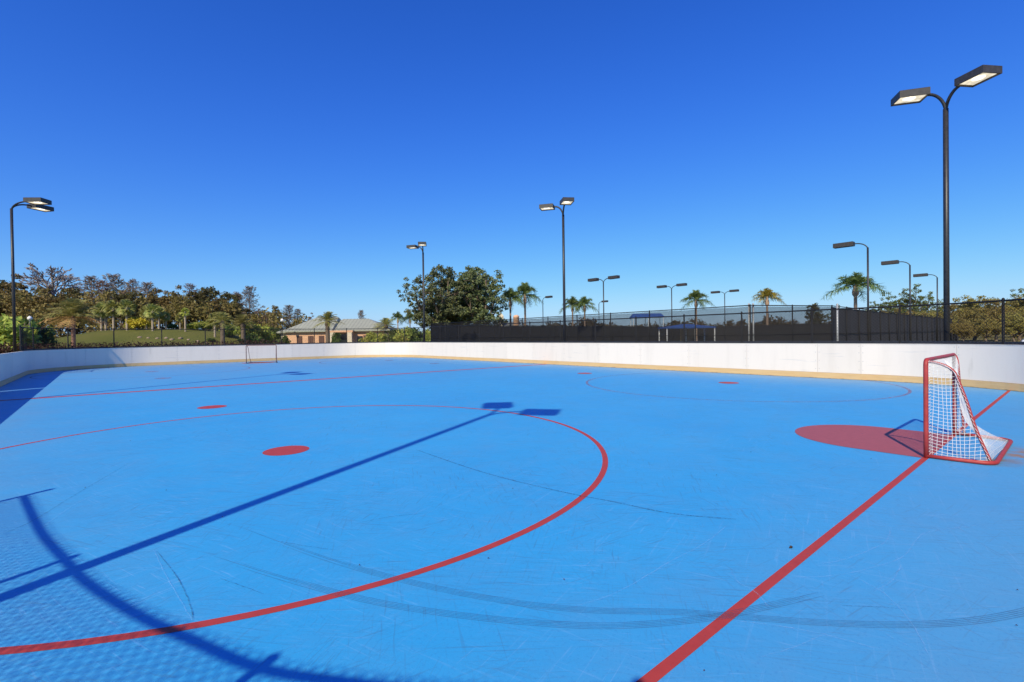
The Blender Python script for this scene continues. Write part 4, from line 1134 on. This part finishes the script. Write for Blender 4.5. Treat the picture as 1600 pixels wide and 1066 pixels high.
zt=z_at(807,492,112); f=MB(); f.lathe([(.68,zr-2),(.68,zt-.55),(.75,zt-.5),(.62,zt-.2),(.35,zt),(0,zt+.03)],(cx(807),1.0,0),14); f.build('turret',M['peach'],b1,True)

# blue canopies
def canopy(name,label,px0,px1,d,y_eave,y_top,posts,depth,ridge=.15):
    c=at((px0+px1)/2,d); t=thing(name,label,'canopy',(c.x,c.y,-.05),-YAW); kk=d/F_PX; w=(px1-px0)*kk/2; zeav=z_at(px0,y_eave,d)+.05; zt=z_at((px0+px1)/2,y_top,d)+.05
    mb=MB(); y0,y1=-depth/2,depth/2; A=[(-w,y0,zeav),(w,y0,zeav),(w,y1,zeav),(-w,y1,zeav)]; R0=(-w*ridge,0,zt); R1=(w*ridge,0,zt)
    mb.quad([A[0],A[1],R1,R0]); mb.quad([A[1],A[2],R1]); mb.quad([A[2],A[3],R0,R1]); mb.quad([A[3],A[0],R0])
    for i in range(4):
        j=(i+1)%4; mb.quad([(A[i][0],A[i][1],zeav-.14),(A[j][0],A[j][1],zeav-.14),A[j],A[i]])
    mb.build('fabric_roof',M['blue_fabric'],t)
    for px in posts:
        x=(px-(px0+px1)/2)*kk
        for y in (y0+.15,y1-.15):
            p=MB(); p.tube([(x,y,-.1),(x,y,zeav-.1)],.07,8); p.build('post',M['white_paint'],t,True)
canopy('shade_canopy','blue shade canopy on white posts between the tennis courts',1034,1110,56,512,506.5,(1036,1079,1108.5),3.2)
canopy('shade_canopy','bright blue shade roof glimpsed through the netting beyond the courts',986,1036,118,496,490,(988,1011,1034),3,.88)

# parked car behind the right fence
cc=at(1664,26); car=thing('parked_car','white car roof showing above the boards at the right edge','car',(cc.x,cc.y,-.05),-YAW+R_(8))
def loft(sections,mat,name,parent):
    mb=MB(); nP=len(sections[0])
    for s in sections: mb.v+= [tuple(p) for p in s]
    for i in range(len(sections)-1):
        for j in range(nP):
            mb.f.append((i*nP+j,i*nP+(j+1)%nP,(i+1)*nP+(j+1)%nP,(i+1)*nP+j)); mb.m.append(0)
    mb.f.append(tuple(range(nP))[::-1]); mb.m.append(0); mb.f.append(tuple((len(sections)-1)*nP+j for j in range(nP))); mb.m.append(0)
    return mb.build(name,mat,parent,True)
def sec(x,w,z0,z1,r=.12): 
    return [(x,-w+r*.3,z0),(x,w-r*.3,z0),(x,w,z0+r),(x,w*.99,(z0+z1)/2),(x,w*.93,z1-r*.4),(x,w*.8,z1),(x,-w*.8,z1),(x,-w*.93,z1-r*.4),(x,-w*.99,(z0+z1)/2),(x,-w,z0+r)]
loft([sec(-2.25,.72,.35,.7),sec(-2.15,.84,.25,.86),sec(-1.2,.89,.22,.95),sec(.9,.89,.22,.94),sec(1.7,.87,.24,.86),sec(2.2,.78,.28,.74),sec(2.3,.66,.35,.62)],M['car_white'],'body',car)
loft([sec(-1.95,.70,.90,.96,.02),sec(-1.35,.70,.92,1.42,.1),sec(-.4,.70,.92,1.50,.1),sec(.35,.68,.92,1.44,.1),sec(1.2,.70,.90,.96,.02)],M['car_white'],'cabin',car)
for s in (-1,1):
    mb=MB(); mb.quad([(-1.45,s*.715,.98),(.75,s*.715,.98),(.2,s*.672,1.36),(-1.15,s*.672,1.36)][::s]); mb.build('side_window',M['dark_glass'],car)
    for x in (-1.4,1.4):
        mb=MB(); mb.tube([(x,s*.68,.33),(x,s*.9,.33)],.33,18); o=mb.build('wheel',M['rubber'],car,True)
        mb=MB(); mb.tube([(x,s*.89,.33),(x,s*.91,.33)],.2,14); mb.build('rim',M['galv'],o)

# ------------------------------------------------------------------ world, sun, camera
w=bpy.data.worlds.new('World'); scene.world=w; w.use_nodes=True; nt=w.node_tree
bg=nt.nodes['Background']; sky=nt.nodes.new('ShaderNodeTexSky'); sky.sky_type='NISHITA'; sky.sun_disc=False
sky.sun_elevation=SUN_EL; sky.sun_rotation=math.atan2(-math.cos(SUN_AZ),-math.sin(SUN_AZ))
sky.air_density=1.0; sky.dust_density=.35; sky.ozone_density=3.0; sky.altitude=0
hs=nt.nodes.new('ShaderNodeHueSaturation'); hs.inputs['Saturation'].default_value=1.25
nt.links.new(sky.outputs[0],hs.inputs['Color'])
sp=nt.nodes.new('ShaderNodeSeparateColor'); cb=nt.nodes.new('ShaderNodeCombineColor'); nt.links.new(hs.outputs[0],sp.inputs[0])
rx=mathn(nt,'MULTIPLY',mathn(nt,'POWER',mathn(nt,'MULTIPLY',sp.outputs[0],.1),1.15),.95)
rr=mathn(nt,'MULTIPLY',mathn(nt,'DIVIDE',rx,mathn(nt,'ADD',mathn(nt,'MULTIPLY',rx,.55),1.)),10.)      # deep clear winter sky
gx=mathn(nt,'MULTIPLY',sp.outputs[1],.1)
gg=mathn(nt,'MULTIPLY',mathn(nt,'DIVIDE',mathn(nt,'MULTIPLY',mathn(nt,'POWER',gx,1.12),1.27),mathn(nt,'ADD',mathn(nt,'MULTIPLY',mathn(nt,'MULTIPLY',gx,gx),.6),1.)),10.)
bb=mathn(nt,'MULTIPLY',mathn(nt,'TANH',mathn(nt,'MULTIPLY',mathn(nt,'POWER',mathn(nt,'MULTIPLY',sp.outputs[2],.1),1.3),3.3)),10.)
for i,x in enumerate((rr,gg,bb)): nt.links.new(x,cb.inputs[i])
nt.links.new(cb.outputs[0],bg.inputs[0]); bg.inputs[1].default_value=.10
sl=bpy.data.lights.new('sun','SUN'); sl.energy=5.0; sl.angle=R_(.5); sl.color=(1.0,.89,.66)
so=bpy.data.objects.new('sun',sl); COL.objects.link(so)
sd=Vector((math.cos(SUN_EL)*math.cos(SUN_AZ),math.cos(SUN_EL)*math.sin(SUN_AZ),-math.sin(SUN_EL)))
so.rotation_euler=sd.to_track_quat('-Z','Y').to_euler(); so.location=(0,0,30)
cam=bpy.data.cameras.new('camera'); co=bpy.data.objects.new('camera',cam); COL.objects.link(co)
cam.sensor_width=36; cam.lens=36*F_PX/1600; cam.clip_start=.05; cam.clip_end=6000
mw=Matrix((cR,cU,-cF)).transposed().to_4x4(); mw.translation=(0,0,EYE); co.matrix_world=mw
scene.camera=co
vs=scene.view_settings; vs.view_transform='Standard'; vs.look='None'; vs.gamma=1; vs.exposure=0
scene.cycles.max_bounces=6; scene.cycles.transparent_max_bounces=16
